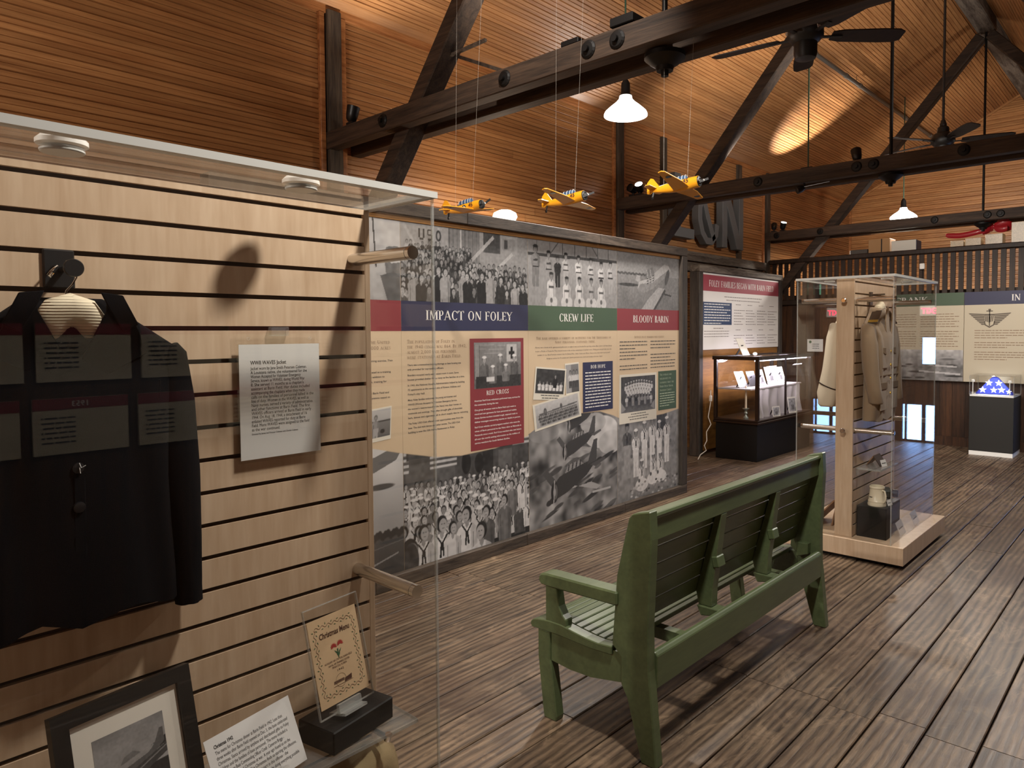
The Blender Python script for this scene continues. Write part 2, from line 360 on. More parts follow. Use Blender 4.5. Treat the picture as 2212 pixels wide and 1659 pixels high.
# ceiling: left and right slope
cb = B().prism([(XW-.1, ZC-.053), (XR, ZR+.02), (XE+.1, ZC-.053), (XE+.1, ZC+.1), (XR, ZR+.2), (XW-.1, ZC+.1)], 'y', -3.1, YB+.1)
ceiling = make('ceiling', cb, MATS['gap_dark'], kind='structure')
nb = int((XR-XW)/CA/BW)
for k in range(nb+1):
    for side in (1, -1):
        cuts = [-3.0, YB]
        if side == 1: cuts = [-.6, 2.2+random.uniform(-1.6, 1.6), 6.2+random.uniform(-1.6, 1.6), 10.+random.uniform(-1.5, 1.5), YB]
        else: cuts = [-.6, 5.5+random.uniform(-3, 3), YB]
        for p, q in zip(cuts, cuts[1:]):
            # columns of M: local x = normal into the room, local y = world Y, local z = up the slope
            nx = Vector((SA*side, 0, -CA)); up = Vector((CA*side, 0, SA))
            o = Vector((XW if side == 1 else XE, p+.001, ZC))+up*(k*BW)+nx*(.012+random.uniform(-.001, .001))
            M = Matrix(((nx.x, 0, up.x, o.x), (nx.y, 1, up.y, o.y), (nx.z, 0, up.z, o.z), (0, 0, 0, 1)))
            piece('board', bl, ceiling, M @ Matrix.Diagonal((1, q-p-.002, 1, 1)))
# gable end
gb = B().prism([(XW-.1, 0), (XE+.1, 0), (XE+.1, ZC), (XR, ZR+.1), (XW-.1, ZC)], 'y', YB+.012, YB+.12)
wall_back = make('wall_back', gb, MATS['gap_dark'], kind='structure')
z0 = 1.9
while z0 < ZR-.05:
    dx = max(0, (z0+BW*.3-ZC)/SL); a, c = XW+dx, XE-dx
    if c-a > .1:
        cuts = [a, c]
        if random.random() < .7 and c-a > 2: cuts.insert(1, a+random.uniform(.3, .7)*(c-a))
        for p, q in zip(cuts, cuts[1:]):
            M = Matrix(((0, 1, 0, p+.001), (-1, 0, 0, YB), (0, 0, 1, z0), (0, 0, 0, 1)))
            piece('board', bg, wall_back, M @ Matrix.Diagonal((1, q-p-.002, 1, 1)))
    z0 += BW
make('wall_right', B().box(XE, XE+.1, -3.1, YB, 0, ZC+.02), MATS['dark_panelling'], kind='structure')
make('wall_front', B().prism([(XW-.1, 0), (XE+.1, 0), (XE+.1, ZC), (XR, ZR+.1), (XW-.1, ZC)], 'y', -3.1, -3.0), MATS['pine_across_room'], kind='structure')
# trims
make('trim_1', B().box(XW-.01, XW+.025, -3, YB, ZC-.06, ZC-.005), MATS['trim_pine'], kind='structure')
make('trim_2', B().prism([(XW-.01, ZC-.005), (XW+.04, ZC-.005), (XW+.11, ZC+.05), (XW+.09, ZC+.07)], 'y', -3, YB), MATS['pine_along_room'], kind='structure')
rk = B()
for sd in (1, -1):
    p = [(XW if sd == 1 else XE, ZC-.05), (XR, ZR-.05), (XR, ZR+.02), (XW if sd == 1 else XE, ZC+.02)]; rk.prism(p, 'y', YB-.03, YB)
make('trim_3', rk, MATS['pine_across_room'], kind='structure')
make('trim_4', B().box(XW, XW+.035, YB-.035, YB, 1.9, ZC), MATS['trim_pine'], kind='structure')
i = 5
for y in (YT[0]-.042, YT[0]+.133, YT[1]-.042, YT[1]+.135, YT[2]-.065, YT[2]+.1):
    make('trim_%d' % i, B().box(XW-.012, XW+.028, y, y+.04, 0, ZC-.06), MATS['trim_pine'], kind='structure', bevel=.003); i += 1
for y in (7.29, 9.24):
    make('trim_%d' % i, B().box(XW-.01, XW+.04, y, y+.10, 0, ZC-.06), MATS['old_timber_upright'], kind='structure'); i += 1
make('trim_%d' % i, B().box(XW, XW+.06, 6.6, 10.1, 2.40, 2.52).box(XW, XW+.045, 6.6, 10.1, 2.27, 2.385), MATS['old_timber_along'], kind='structure', bevel=.006)

# ------------------------------------------------------------------ roof trusses
BOLTX = ((-4.02, -2.86, -2.26, -2.08), (-3.05, -2.14, -2.0, -1.32), (-4.55, -3.9, -2.42, -1.83, -1.69))
tl = ['dark timber roof truss with track lighting rail lying on its tie beam',
      'dark timber roof truss crossing in front of the wall letters',
      'timber roof truss standing just in front of the slatted railing']
for ti, y in enumerate(YT):
    t = thing('roof_truss', tl[ti], 'roof truss', (XR, y+.1, ZT), group='roof trusses')
    for q, dz in ((0, 0), (.21, -.012)):
        make('tie_beam', B().box(XW+.01, XE-.01, y+q, y+q+.09, ZT-.127+dz, ZT+dz), MATS['old_timber_across'], t, bevel=.006)
    for sd in (1, -1):
        fx = lambda d: XR-sd*d
        pb, pt = (fx(2.80), 1.93), (fx(.05), 5.155)
        make('strut', B().bar((pb[0], y+.15, pb[1]), (pt[0], y+.15, pt[1]), .118, .145, (0, 1, 0)), MATS['old_timber_across'], t, bevel=.008)
        make('post', B().box(XW-.005 if sd == 1 else XE-.06, XW+.05 if sd == 1 else XE, y+.012, y+.125, 0, ZC-.03), MATS['old_timber_upright'], t, bevel=.006)
    make('king_rod', B().cyl((XR, y+.15, ZT-.17), (XR, y+.15, 5.2), .014, n=10), MATS['black_iron'], t, smooth=True)
    wsh = B().lathe((XR, y+.15, ZT-.135), [(.10, 0), (.10, -.02), (.07, -.045), (.045, -.06), (.04, -.08), (.02, -.08), (.018, -.105)], 20)
    make('washer', wsh, MATS['black_iron'], t, smooth=True)
    for bx_ in BOLTX[ti]:
        make('bolt', B().lathe((bx_, y, ZT-.06), [(.046, -.004), (.046, .004), (.036, .012), (.018, .014), (.016, .03)], 16, (0, -1, 0)), MATS['black_iron'], t)
rb = make('ridge_beam', B().box(XR-.1, XR+.1, -3, YB, ZR-.22, ZR-.02), MATS['old_timber_along'], kind='structure', bevel=.012)
# slatted railing above the partition
YP = 10.22
rail = thing('slatted_railing', 'dark stained railing of upright slats along the loft edge', 'railing', (-2.6, YP, 1.9))
make('top_rail', B().box(XW+.05, XE, YP-.02, YP+.09, 2.50, 2.565), MATS['dark_railing'], rail, bevel=.01)
make('bottom_rail', B().box(XW+.05, XE, YP-.03, YP+.09, 1.88, 1.955), MATS['dark_railing'], rail, bevel=.008)
sm = B().box(-.029, .029, -.012, .012, 1.955, 2.50); sme = bpy.data.meshes.new('slat'); sme.from_pydata(sm.v, [], sm.f); sme.materials.append(MATS['dark_railing'])
k = 0; x = XW+.12
while x < XE-.05:
    piece('slat', sme, rail, Matrix.Translation((x, YP+.035, 0))); x += .0925
make('loft_shelf', B().box(XW+.02, XE, YP+.1, YP+.42, 2.53, 2.565), MATS['dark_railing'], rail)
wm = make('wall_middle', B().box(XW+.02, -.62, YP+.03, YP+.1, 0, 1.88), MATS['gap_dark'], kind='structure')
vb = B().box(0, .146, -.02, 0, 0, 1.88); vme = bpy.data.meshes.new('board'); vme.from_pydata(vb.v, [], vb.f); vme.materials.append(MATS['dark_panelling'])
x = XW+.03
while x < -.75:
    piece('board', vme, wm, Matrix.Translation((x, YP+.031+random.uniform(0, .002), 0))); x += .148
make('baseboard_middle', B().box(XW+.03, -.62, YP-.012, YP+.012, 0, .12), MATS['dark_panelling'], kind='structure')
lb = make('loft_floor', B().box(XW, XE, YP+.42, YB, 1.98, 2.04), MATS['dark_panelling'], kind='structure')
# glass door with daylight behind it, beyond the right edge of the photograph
d1 = thing('door_1', None, None, (0.1, YP, 0)); d1['kind'] = 'structure'
make('door_frame', B().box(-.62, -.52, YP, YP+.1, 0, 2.02).box(.82, .92, YP, YP+.1, 0, 2.02).box(-.62, .92, YP, YP+.1, 1.42, 1.88).box(.11, .17, YP+.02, YP+.08, 0, 1.45), MATS['dark_panelling'], d1)
for a, c, z0, z1 in ((-.30, -.17, .03, .50), (-.11, .06, .03, .50), (.10, .17, .03, .50), (-.30, -.12, 1.05, 1.40)):
    make('daylight_pane', B().box(a, c, YP+.06, YP+.07, z0, z1), glow('daylight', (.25, .48, 1.0), 12.0), d1)
make('door_leaf', B().box(-.52, .82, YP+.072, YP+.09, .0, 1.45), MATS['dark_panelling'], d1)
# ------------------------------------------------------------------ shared materials for the furniture
wood('maple', '#b2977b', '#c8b096', 2, freq=20, stretch=10, rough=.4, rnd=.03, bump=.02, fine=4, ramp=(.25, .8))
mat('slot_dark', '#2e2116', .8); mat('case_black', '#0b0a0a', .5, spec=.3, bump=.1)
clear('acrylic', (.985, .985, .98), 0., 1.36); clear('acrylic_edge', (.86, .88, .87), .05, 1.5, .18, (.8, .8, .78))
clear('glass_shelf', (.93, .95, .94), .02, 1.45, .06)
mat('lid_grey', '#b9b9b4', .35); mat('brushed_steel', '#d5d2cc', .25, 1., bump=.05, bscale=90); mat('chrome', '#d8d8d8', .08, 1.)
mat('puck_white', '#f2f2ee', .4); mat('black_plastic', '#0f0f10', .4); mat('navy_wool', '#050508', .95, spec=.15, bump=.25, bscale=900)
mat('black_button', '#131316', .35); mat('paper_white', '#d9d8d6', .7); mat('ink_black', '#17171a', .6); mat('ink_grey', '#3b3a3c', .7)
mat('paper_aged', '#cdb08c', .75, var=.12, vscale=22); mat('mat_board', '#cfc9be', .8); mat('frame_black', '#0d0c0c', .45)
mat('khaki_wool', '#84715a', .9, sheen=.2, bump=.25, bscale=700); mat('khaki_dark', '#6d5c48', .9); mat('white_cotton', '#c9bda8', .85, bump=.2, bscale=500)
mat('gold_braid', '#c8a33c', .35, .6); mat('tan_canvas', '#a08a66', .85, var=.12, vscale=30, bump=.2, bscale=400)
mat('ceramic_cream', '#d6cbb2', .3); mat('brown_card', '#7d5a3c', .7); mat('ink_red', '#a8322e', .6); mat('ink_green', '#2f5a3c', .6); mat('ink_brown', '#4e2f22', .6)
def rib_mat():
    m, nt, b = nodes_of('ribbed_cream'); b.inputs['Base Color'].default_value = (*hexc('#d8cbb0'), 1); b.inputs['Roughness'].default_value = .8
    g = nt.nodes.new('ShaderNodeNewGeometry'); wv = nt.nodes.new('ShaderNodeTexWave'); wv.bands_direction = 'Z'; wv.inputs['Scale'].default_value = 55; wv.inputs['Distortion'].default_value = 1.5; wv.inputs['Detail'].default_value = 0
    wv.inputs['Detail Scale'].default_value = .3
    bp = nt.nodes.new('ShaderNodeBump'); bp.inputs['Strength'].default_value = .6; bp.inputs['Distance'].default_value = .003
    nt.links.new(g.outputs['Position'], wv.inputs['Vector']); nt.links.new(wv.outputs['Fac'], bp.inputs['Height']); nt.links.new(bp.outputs[0], b.inputs['Normal'])
rib_mat()

def display_case(label, xc, ax, by0, by1, py0, py1, ay0, ay1, bars, screws_end):
    t = thing('display_case', label, 'display case', (xc, (by0+by1)/2, 0), group='acrylic slatwall display cases')
    bh = .14
    make('base', B().box(xc-.384, xc+.384, by0, by1, .028, bh), MATS['maple'], t, bevel=.002)
    make('plinth', B().box(xc-.34, xc+.34, by0+.05, by1-.05, 0, .028), MATS['case_black'], t)
    core = make('panel_core', B().box(xc-.05, xc+.0445, py0+.014, py1-.014, bh, 1.835), MATS['slot_dark'], t)
    make('back_panel', B().box(xc-.0565, xc-.05, py0+.01, py1-.01, bh, 1.837), MATS['maple'], t)
    for a, c in ((py0, py0+.018), (py1-.018, py1)):
        make('end_strip', B().box(xc-.0565, xc+.0565, a, c, bh, 1.837), MATS['maple'], t, bevel=.002)
    top = 1.837; z = 1.823
    while top > bh+.01:
        make('slat', B().box(xc+.0455, xc+.0565, py0+.018, py1-.018, max(z, bh), top), MATS['maple'], t)
        top = z-.0105; z -= .0762
    zt = 1.836; th = .005
    for sx in (1, -1):
        x = xc+sx*ax
        make('side_pane', B().box(x-th/2, x+th/2, ay0, ay1, bh, zt), MATS['acrylic'], t)
        for y in (ay0, ay1): make('pane_edge', B().box(x-.003, x+.003, y-.003, y+.003, bh, zt), MATS['acrylic_edge'], t)
    for y in (ay0, ay1):
        make('end_pane', B().box(xc-ax, xc+ax, y-th/2, y+th/2, bh, zt), MATS['acrylic'], t)
    lid = make('lid', B().box(xc-ax-.008, xc+ax+.008, ay0-.008, ay1+.008, zt+.004, zt+.012), MATS['acrylic'], t)
    e = B(); w_ = .026
    for a in (xc-ax-.01, xc+ax+.01-w_): e.box(a, a+w_, ay0-.01, ay1+.01, zt, zt+.0155)
    for a in (ay0-.01, ay1+.01-w_): e.box(xc-ax-.01+w_, xc+ax+.01-w_, a, a+w_, zt, zt+.0155)
    make('lid_frame', e, MATS['lid_grey'], lid)
    for dx, yy in ((.187, ay0+.26), (.187, ay1-.276), (-.187, ay0+.26), (-.187, ay1-.276)):
        make('puck_light', B().lathe((xc+dx, yy, zt+.0125), [(.042, 0), (.042, .008), (.034, .016), (.012, .019)], 20), MATS['puck_white'], lid, smooth=True)
        make('puck_lens', B().lathe((xc+dx, yy, zt-.012), [(.034, .0105), (.036, .0125), (.036, .0155)], 20), MATS['lid_grey'], lid, smooth=True)
    for (y, z) in bars:
        for sx in (1, -1):
            x0, x1 = xc+sx*.0565, xc+sx*(ax-.004)
            bar_ = make('standoff_bar', B().cyl((x0, y, z), (x1-sx*.016, y, z), .0165, n=24), MATS['brushed_steel'], t, smooth=True)
            make('cap', B().cyl((x1-sx*.014, y, z), (x1, y, z), .0165, n=24).cyl((x1-sx*.016, y, z), (x1-sx*.014, y, z), .0145, n=24), MATS['chrome'], bar_, smooth=True)
    for z in (1.695, .845):
        for y in screws_end:
            make('screw_cap', B().lathe((xc+.005, y, z), [(.0165, 0), (.0165, .012), (.013, .016)], 20, (0, -1 if y < (ay0+ay1)/2 else 1, 0)), MATS['chrome'], t, smooth=True)
    return t
c1 = display_case('acrylic slatwall display case holding the black navy jacket', -1.7355, .3255, .105, 1.145, .13, 1.128, .122, 1.131, ((1.073, 1.697), (1.073, .853), (.19, 1.697), (.19, .853)), (1.134,))
c2 = display_case('acrylic slatwall display case holding the khaki uniform coat', -1.6525, .306, 4.688, 5.725, 4.735, 5.64, 4.702, 5.705, ((4.775, 1.70), (4.775, .845), (5.60, 1.70), (5.60, .845)), (4.700,))

# ------------------------------------------------------------------ garments
def garment(name, label, cat, face, sg, cy, W, D, prof, sleeve, body_m, parts, group=None):
    """hangs on a slat panel: face = panel X, sg = +1/-1 outwards, cy = centre along the panel"""
    t = thing(name, label, cat, (face+sg*.05, cy, prof[0][0]), group)
    P = lambda u, n, z: (face+sg*n, cy+u, z)
    rings = []; N = 40
    for (z, hw, d) in prof:
        r = []
        for i in range(N):
            a = 2*math.pi*i/N; c_, s_ = math.cos(a), math.sin(a)
            u = hw*W*math.copysign(abs(c_)**.55, c_); n = math.copysign(abs(s_)**.6, s_)
            wr = .006*math.sin(u*60+z*9)*max(0, s_)+.004*math.sin(z*40+u*25)*max(0, s_)
            n = .012+(d*D)*(.5+.5*n)+wr
            dz = -.012*math.sin(u*38+1)*max(0, s_) if z == prof[0][0] else 0
            r.append(P(u, n, z+dz))
        rings.append(r)
    make('body', B().loft(rings), body_m, t, smooth=True, angle=60)
    for sd in (-1, 1):
        rg = []
        for k, (u, n, z, ru, rn) in enumerate(sleeve):
            rg.append([P(sd*(u+ru*math.cos(2*math.pi*i/20)), n+rn*math.sin(2*math.pi*i/20)+.003*math.sin(i*1.9+k*2), z+.012*math.cos(2*math.pi*i/20)*(k < 2)) for i in range(20)])
        make('sleeve', B().loft(rg), body_m, t, smooth=True, angle=60)
    for (pn, m, poly, n0, n1, mirror) in parts:
        for sd in ((-1, 1) if mirror else (1,)):
            b = B(); q = len(poly); pts = [P(sd*u, n0, z) for u, z in poly]+[P(sd*u, n1, z) for u, z in poly]
            b.add(pts, [tuple(range(q)), tuple(range(q, 2*q))[::-1]]+[(i, (i+1) % q, q+(i+1) % q, q+i) for i in range(q)])
            make(pn, b, m, t, bevel=.0015)
    return t, P
NW = MATS['navy_wool']
jprof = [(.935, .185, .062), (1.0, .182, .066), (1.1, .176, .068), (1.2, .172, .07), (1.3, .175, .074), (1.40, .186, .074), (1.45, .196, .066), (1.478, .192, .055), (1.505, .155, .05), (1.535, .112, .048), (1.565, .075, .045), (1.572, .065, .03)]
jslv = [(.178, .040, 1.47, .025, .024), (.186, .042, 1.45, .035, .034), (.192, .045, 1.36, .042, .038), (.200, .046, 1.2, .040, .036), (.208, .045, 1.05, .034, .033), (.212, .043, .96, .029, .029), (.213, .043, .908, .0275, .028), (.213, .043, .912, .022, .022)]
jparts = [('lapel', NW, [(.058, 1.572), (.082, 1.574), (.108, 1.522), (.128, 1.462), (.004, 1.392), (.0, 1.43), (.03, 1.49), (.056, 1.545)], .083, .090, True),
          ('pocket_flap', NW, [(.066, 1.412), (.152, 1.406), (.15, 1.366), (.108, 1.356), (.07, 1.368)], .086, .090, False),
          ('placket', NW, [(-.004, 1.40), (.012, 1.40), (.012, .97), (-.012, .97)], .083, .0865, False),
          ('collar', NW, [(.046, 1.583), (.085, 1.578), (.112, 1.520), (.085, 1.505), (.060, 1.55)], .089, .094, True)]
jk, JP = garment('uniform_jacket', 'black navy uniform jacket with wide lapels hanging in the slatwall case', 'jacket', -1.679, 1, .402, 1.0, 1.12, jprof, jslv, NW, jparts)
for z in (1.383, 1.31, 1.242, 1.165): make('button', B().lathe(JP(.0, .087, z), [(.011, 0), (.010, .004), (.005, .005)], 14, (1, 0, 0)), MATS['black_button'], jk, smooth=True)
make('thread', B().tube([JP(.001, .093, 1.252), JP(.003, .097, 1.243), JP(.010, .099, 1.247)], .0007, 5).tube([JP(.001, .093, 1.243), JP(.002, .095, 1.232)], .0007, 5), MATS['paper_white'], jk)
hg = thing('garment_hanger', 'padded cream ribbed hanger inside the collar of the black jacket', 'hanger', (-1.62, .402, 1.5))
make('padded_form', B().tube([(-1.622, .366, 1.495), (-1.620, .370, 1.522), (-1.618, .384, 1.541), (-1.617, .404, 1.547), (-1.618, .424, 1.541), (-1.620, .438, 1.522), (-1.622, .442, 1.495)], [.020, .030, .033, .034, .033, .030, .020], 20), MATS['ribbed_cream'], hg, smooth=True, angle=80)
make('hook', B().tube([(-1.63, .400, 1.576), (-1.63, .401, 1.585), (-1.628, .411, 1.598), (-1.625, .418, 1.612), (-1.622, .418, 1.626), (-1.618, .410, 1.638), (-1.61, .398, 1.642)], .0016, 8), MATS['chrome'], hg, smooth=True)
hk = thing('slatwall_hook', 'black slatwall hook plate with round disc above the black jacket', 'hook', (-1.672, .40, 1.59))
make('plate', B().box(-1.679, -1.672, .374, .428, 1.592, 1.67), MATS['black_plastic'], hk, bevel=.003)
make('disc', B().lathe((-1.605, .408, 1.629), [(.0175, 0), (.0175, .004), (.016, .006)], 28, (1, 0, 0)).cyl((-1.672, .405, 1.63), (-1.605, .408, 1.629), .006, n=12), MATS['black_plastic'], hk, smooth=True)
make('prong', B().tube([(-1.672, .392, 1.636), (-1.63, .388, 1.634), (-1.60, .380, 1.630), (-1.585, .367, 1.619), (-1.583, .362, 1.612), (-1.588, .366, 1.609), (-1.594, .372, 1.616)], .0022, 8), MATS['chrome'], hk, smooth=True)

# ------------------------------------------------------------------ jacket sign
sg_ = thing('sign_holder', 'clear sign holder with the white WWII WAVES Jacket sheet', 'sign', (-1.668, .856, 1.197))
make('holder', B().box(-1.6685, -1.6665, .748, .962, 1.19, 1.508).box(-1.6635, -1.6625, .748, .962, 1.19, 1.476), MATS['acrylic'], sg_)
make('clip', B().box(-1.679, -1.664, .832, .880, 1.494, 1.516), MATS['glass_shelf'], sg_, bevel=.002)
for y in (.776, .936): make('hole', B().lathe((-1.6662, y, 1.488), [(.004, 0), (.004, .0008), (.0028, .0008), (.0028, 0)], 14, (1, 0, 0), caps=False), MATS['acrylic_edge'], sg_)
make('sheet', B().box(-1.6655, -1.6645, .752, .960, 1.197, 1.474), MATS['paper_white'], sg_)
UY, VZ = (0, 1, 0), (0, 0, 1)
ttl = B(); text(ttl, 'WWII WAVES Jacket', (-1.6642, .7795, 1.4255), UY, VZ, .0132, bold=.00018, width=.0905)
make('title', ttl, MATS['ink_black'], sg_)
LN = """Jacket worn by Jane Smith Petersen Coleman.|A Louisiana native, she volunteered for the|Women Accepted for Volunteer Emergency|Service, known as WAVES, during World War|II. She served 11 months as a chaplain's|assistant at Barin Field. Her duties included|accompanying the chaplains when they made|calls on the families of personnel killed in the|line of duty. Women in the WAVES, as well as|Navy nurses, served a variety of administrative|and other functions at Barin Field. The first|WAVES officers arrived at Barin Field in early|1944. On Aug. 18, 1944, a detachment of 16|enlisted WAVES reported for duty at Barin|Field. More WAVES were assigned to the field|as the war continued.""".split('|')
tb = B()
for i, s in enumerate(LN): text(tb, s, (-1.6642, .7795, 1.4128-i*.00985), UY, VZ, .0108, width=len(s)*.00338)
text(tb, 'Donated by James and Frances Coleman and Claudia Coleman', (-1.6642, .7795, 1.4128-16*.00985+.0008), UY, VZ, .0058, width=.118)
make('body_text', tb, MATS['ink_black'], sg_)

# ------------------------------------------------------------------ glass shelf and what stands on it
zs = .498
sh = thing('shelf', 'clear acrylic shelf on slatwall brackets under the black jacket', 'shelf', (-1.57, .66, zs-.01))
make('shelf_plate', B().box(-1.676, -1.462, .18, 1.105, zs-.008, zs), MATS['glass_shelf'], sh)
make('plate_edge', B().box(-1.462, -1.4605, .18, 1.105, zs-.008, zs).box(-1.676, -1.462, 1.105, 1.1065, zs-.008, zs), MATS['acrylic_edge'], sh)
for y in (.30, .66, 1.02):
    make('bracket', B().cyl((-1.676, y, zs-.028), (-1.475, y, zs-.016), .007, n=12).cyl((-1.475, y, zs-.022), (-1.468, y, zs-.006), .009, n=12), MATS['chrome'], sh, smooth=True)
def rotz(a): return Matrix.Rotation(math.radians(a), 3, 'Z')
def panel_frame(c, yaw, lean):
    """local axes of a leaning card: U along its width, V up, N out of its face (towards +X)"""
    M = rotz(yaw) @ Matrix.Rotation(math.radians(-lean), 3, 'Y')
    return Vector(c), M@Vector((0, 1, 0)), M@Vector((0, 0, 1)), M@Vector((1, 0, 0))
def slab(b, fr, u0, u1, v0, v1, n0, n1):
    c, U, V, N = fr
    return b.add([c+U*u+V*v+N*n for n in (n0, n1) for u in (u0, u1) for v in (v0, v1)], [(0, 1, 3, 2), (4, 6, 7, 5), (0, 4, 5, 1), (2, 3, 7, 6), (0, 2, 6, 4), (1, 5, 7, 3)])
def poly_on(b, fr, pts, n):
    c, U, V, N = fr; q = len(pts); return b.add([c+U*u+V*v+N*n for u, v in pts], [tuple(range(q))])
blk = B().obox((-1.556, .957, zs+.029), (.125, .20, .056), rotz(11))
make('riser_block', blk, MATS['case_black'], bevel=.003, label='black riser block on the clear shelf under the Christmas menu', cat='riser')
# Christmas menu in a clear stand
zb = zs+.058
mn = thing('menu_stand', 'aged Christmas menu in a clear display stand on the black riser', 'menu', (-1.54, .94, zb))
fr = panel_frame((-1.530, .945, zb+.014), 9, 14)
make('stand_back', slab(B(), fr, -.083, .083, 0, .262, -.004, -.0022), MATS['acrylic'], mn)
make('stand_front', slab(B(), fr, -.083, .083, 0, .262, .001, .0026), MATS['acrylic'], mn)
e = B(); slab(e, fr, -.084, -.082, 0, .262, -.004, .0026); slab(e, fr, .082, .084, 0, .262, -.004, .0026); slab(e, fr, -.083, .083, .260, .262, -.004, .0026); slab(e, fr, -.083, .083, 0, .002, -.004, .0026)
make('stand_edge', e, MATS['acrylic_edge'], mn)
ft = B(); slab(ft, fr, -.035, .035, -.002, .02, .0026, .012); slab(ft, fr, -.035, .035, -.006, .0, -.03, .03)
make('foot', ft, MATS['acrylic_edge'], mn)
sheet = make('menu_sheet', slab(B(), fr, -.076, .074, .022, .232, -.0016, -.0006), MATS['paper_aged'], mn)
pr = B(); c_, U_, V_, N_ = fr
text(pr, 'Christmas Menu', c_+U_*-.049+V_*.181+N_*.0, U_, V_, .0195, width=.094, bold=.0004, shear=.12)
make('menu_title', pr, MATS['ink_brown'], sheet)
pr = B()
for s, v, wd in (('AUXILIARY AIR STATION, BARIN FIELD', .118, .085), ('NAVAL AIR TRAINING CENTER', .110, .065), ('PENSACOLA, FLORIDA', .103, .045), ('1942', .093, .02)):
    text(pr, s, c_+U_*-.003+V_*v, U_, V_, .0068, 'CENTER', width=wd)
make('menu_text', pr, MATS['ink_brown'], sheet)
bd = B(); lf = B()
def vine(p0, p1, k):
    p0, p1 = Vector(p0), Vector(p1); d = (p1-p0); nrm = Vector((-d.y, d.x)).normalized(); pts = []
    for i in range(k*8+1):
        f = i/(k*8); q = p0+d*f+nrm*.0028*math.sin(f*k*2*math.pi); pts.append(q)
    for a, b_ in zip(pts, pts[1:]):
        n_ = Vector((-(b_-a).y, (b_-a).x)).normalized()*.00045; poly_on(bd, fr, [a-n_, b_-n_, b_+n_, a+n_], .0)
    for i in range(k*2):
        f = (i+.5)/(k*2); q = p0+d*f+nrm*(.0055 if i % 2 else -.0055); a = random.uniform(0, 6)
        e1 = Vector((math.cos(a), math.sin(a)))*.0036; e2 = Vector((-math.sin(a), math.cos(a)))*.0012
        poly_on(lf, fr, [q-e1, q-e2, q+e1, q+e2], .0)
vine((-.058, .210), (.056, .210), 6); vine((-.058, .044), (.056, .044), 6); vine((-.060, .046), (-.060, .208), 9); vine((.058, .046), (.058, .208), 9)
make('vine_border', bd, MATS['ink_brown'], sheet); make('vine_leaves', lf, MATS['ink_green'], sheet)
fl = B(); gl_ = B()
for cx_, cy_ in ((-.011, .152), (.009, .154)):
    for i in range(9):
        a = math.pi*(i/8)*1.1-.15; q = Vector((cx_, cy_)); e1 = Vector((math.cos(a), math.sin(a))); e2 = Vector((-e1.y, e1.x))
        poly_on(fl, fr, [q, q+e1*.006+e2*.0018, q+e1*.0105, q+e1*.006-e2*.0018], .0)
for du, dv, a in ((-.006, .138, 2.3), (.005, .138, .9), (-.003, .132, 1.9), (.002, .132, 1.2)):
    q = Vector((du, dv)); e1 = Vector((math.cos(a), math.sin(a)))*.008; e2 = Vector((-e1.y, e1.x))*.25; poly_on(gl_, fr, [q-e1, q-e2, q+e1, q+e2], .0)
poly_on(gl_, fr, [(-.002, .122), (.0, .122), (.001, .145), (-.003, .145)], .0)
make('flower', fl, MATS['ink_red'], sheet); make('flower_leaves', gl_, MATS['ink_green'], sheet)
sl = B()
for i in range(8):
    u = -.028+i*.004; poly_on(sl, fr, [(u, .066), (u+.003, .066), (u+.004, .072), (u+.001, .073)], .0)
poly_on(sl, fr, [(.004, .062), (.026, .062), (.028, .074), (.018, .072), (.006, .070)], .0); poly_on(sl, fr, [(-.03, .060), (.03, .060), (.03, .0608), (-.03, .0608)], .0)
for i in range(20):
    a, a2 = 2*math.pi*i/20, 2*math.pi*(i+1)/20; poly_on(sl, fr, [(.016*math.cos(a)-.006, .07+.016*math.sin(a)), (.016*math.cos(a2)-.006, .07+.016*math.sin(a2)), (.0154*math.cos(a2)-.006, .07+.0154*math.sin(a2)), (.0154*math.cos(a)-.006, .07+.0154*math.sin(a))], .0)
make('sleigh_drawing', sl, MATS['ink_brown'], sheet)
# Christmas 1942 card
cd = thing('text_card', 'white Christmas 1942 text card leaning beside the picture frame', 'card', (-1.50, .70, zs))
fc = panel_frame((-1.490, .712, zs+.026), 13, 24)
make('card', slab(B(), fc, -.112, .108, -.02, .130, 0, .0012), MATS['paper_white'], cd)
tk = B(); slab(tk, fc, -.03, .04, -.002, .03, .0013, .004); slab(tk, fc, -.03, .04, -.004, .0, -.05, .03); make('card_holder', tk, MATS['acrylic'], cd)
c_, U_, V_, N_ = fc; tt = B()
text(tt, 'Christmas 1942', c_+U_*-.094+V_*.106+N_*.0016, U_, V_, .0105, width=.046, bold=.0003)
for i, s in enumerate(['The menu for Christmas dinner at Barin Field in 1942. Less than', 'three weeks after Barin Field opened on Dec. 5, the base celebrated', 'Christmas. Santa arrived by airplane and distributed gifts to Foley', 'children and the families of base personnel. The menu included a', 'message from Base Commanding Officer Cmdr. Cameron Briggs -', '"This is our second Christmas at war. A year ago found us on the', 'defensive everywhere. This Christmas finds us starting the offensive.', 'At Barin Field have an important part in this offense - the', 'best of our struggles. We can best serve by doing everything possible', 'to send trained airmen to the fleet."']):
    text(tt, s, c_+U_*-.094+V_*(.0935-i*.0112)+N_*.0016, U_, V_, .0105, width=len(s)*.00272)
make('card_text', tt, MATS['ink_grey'], cd)
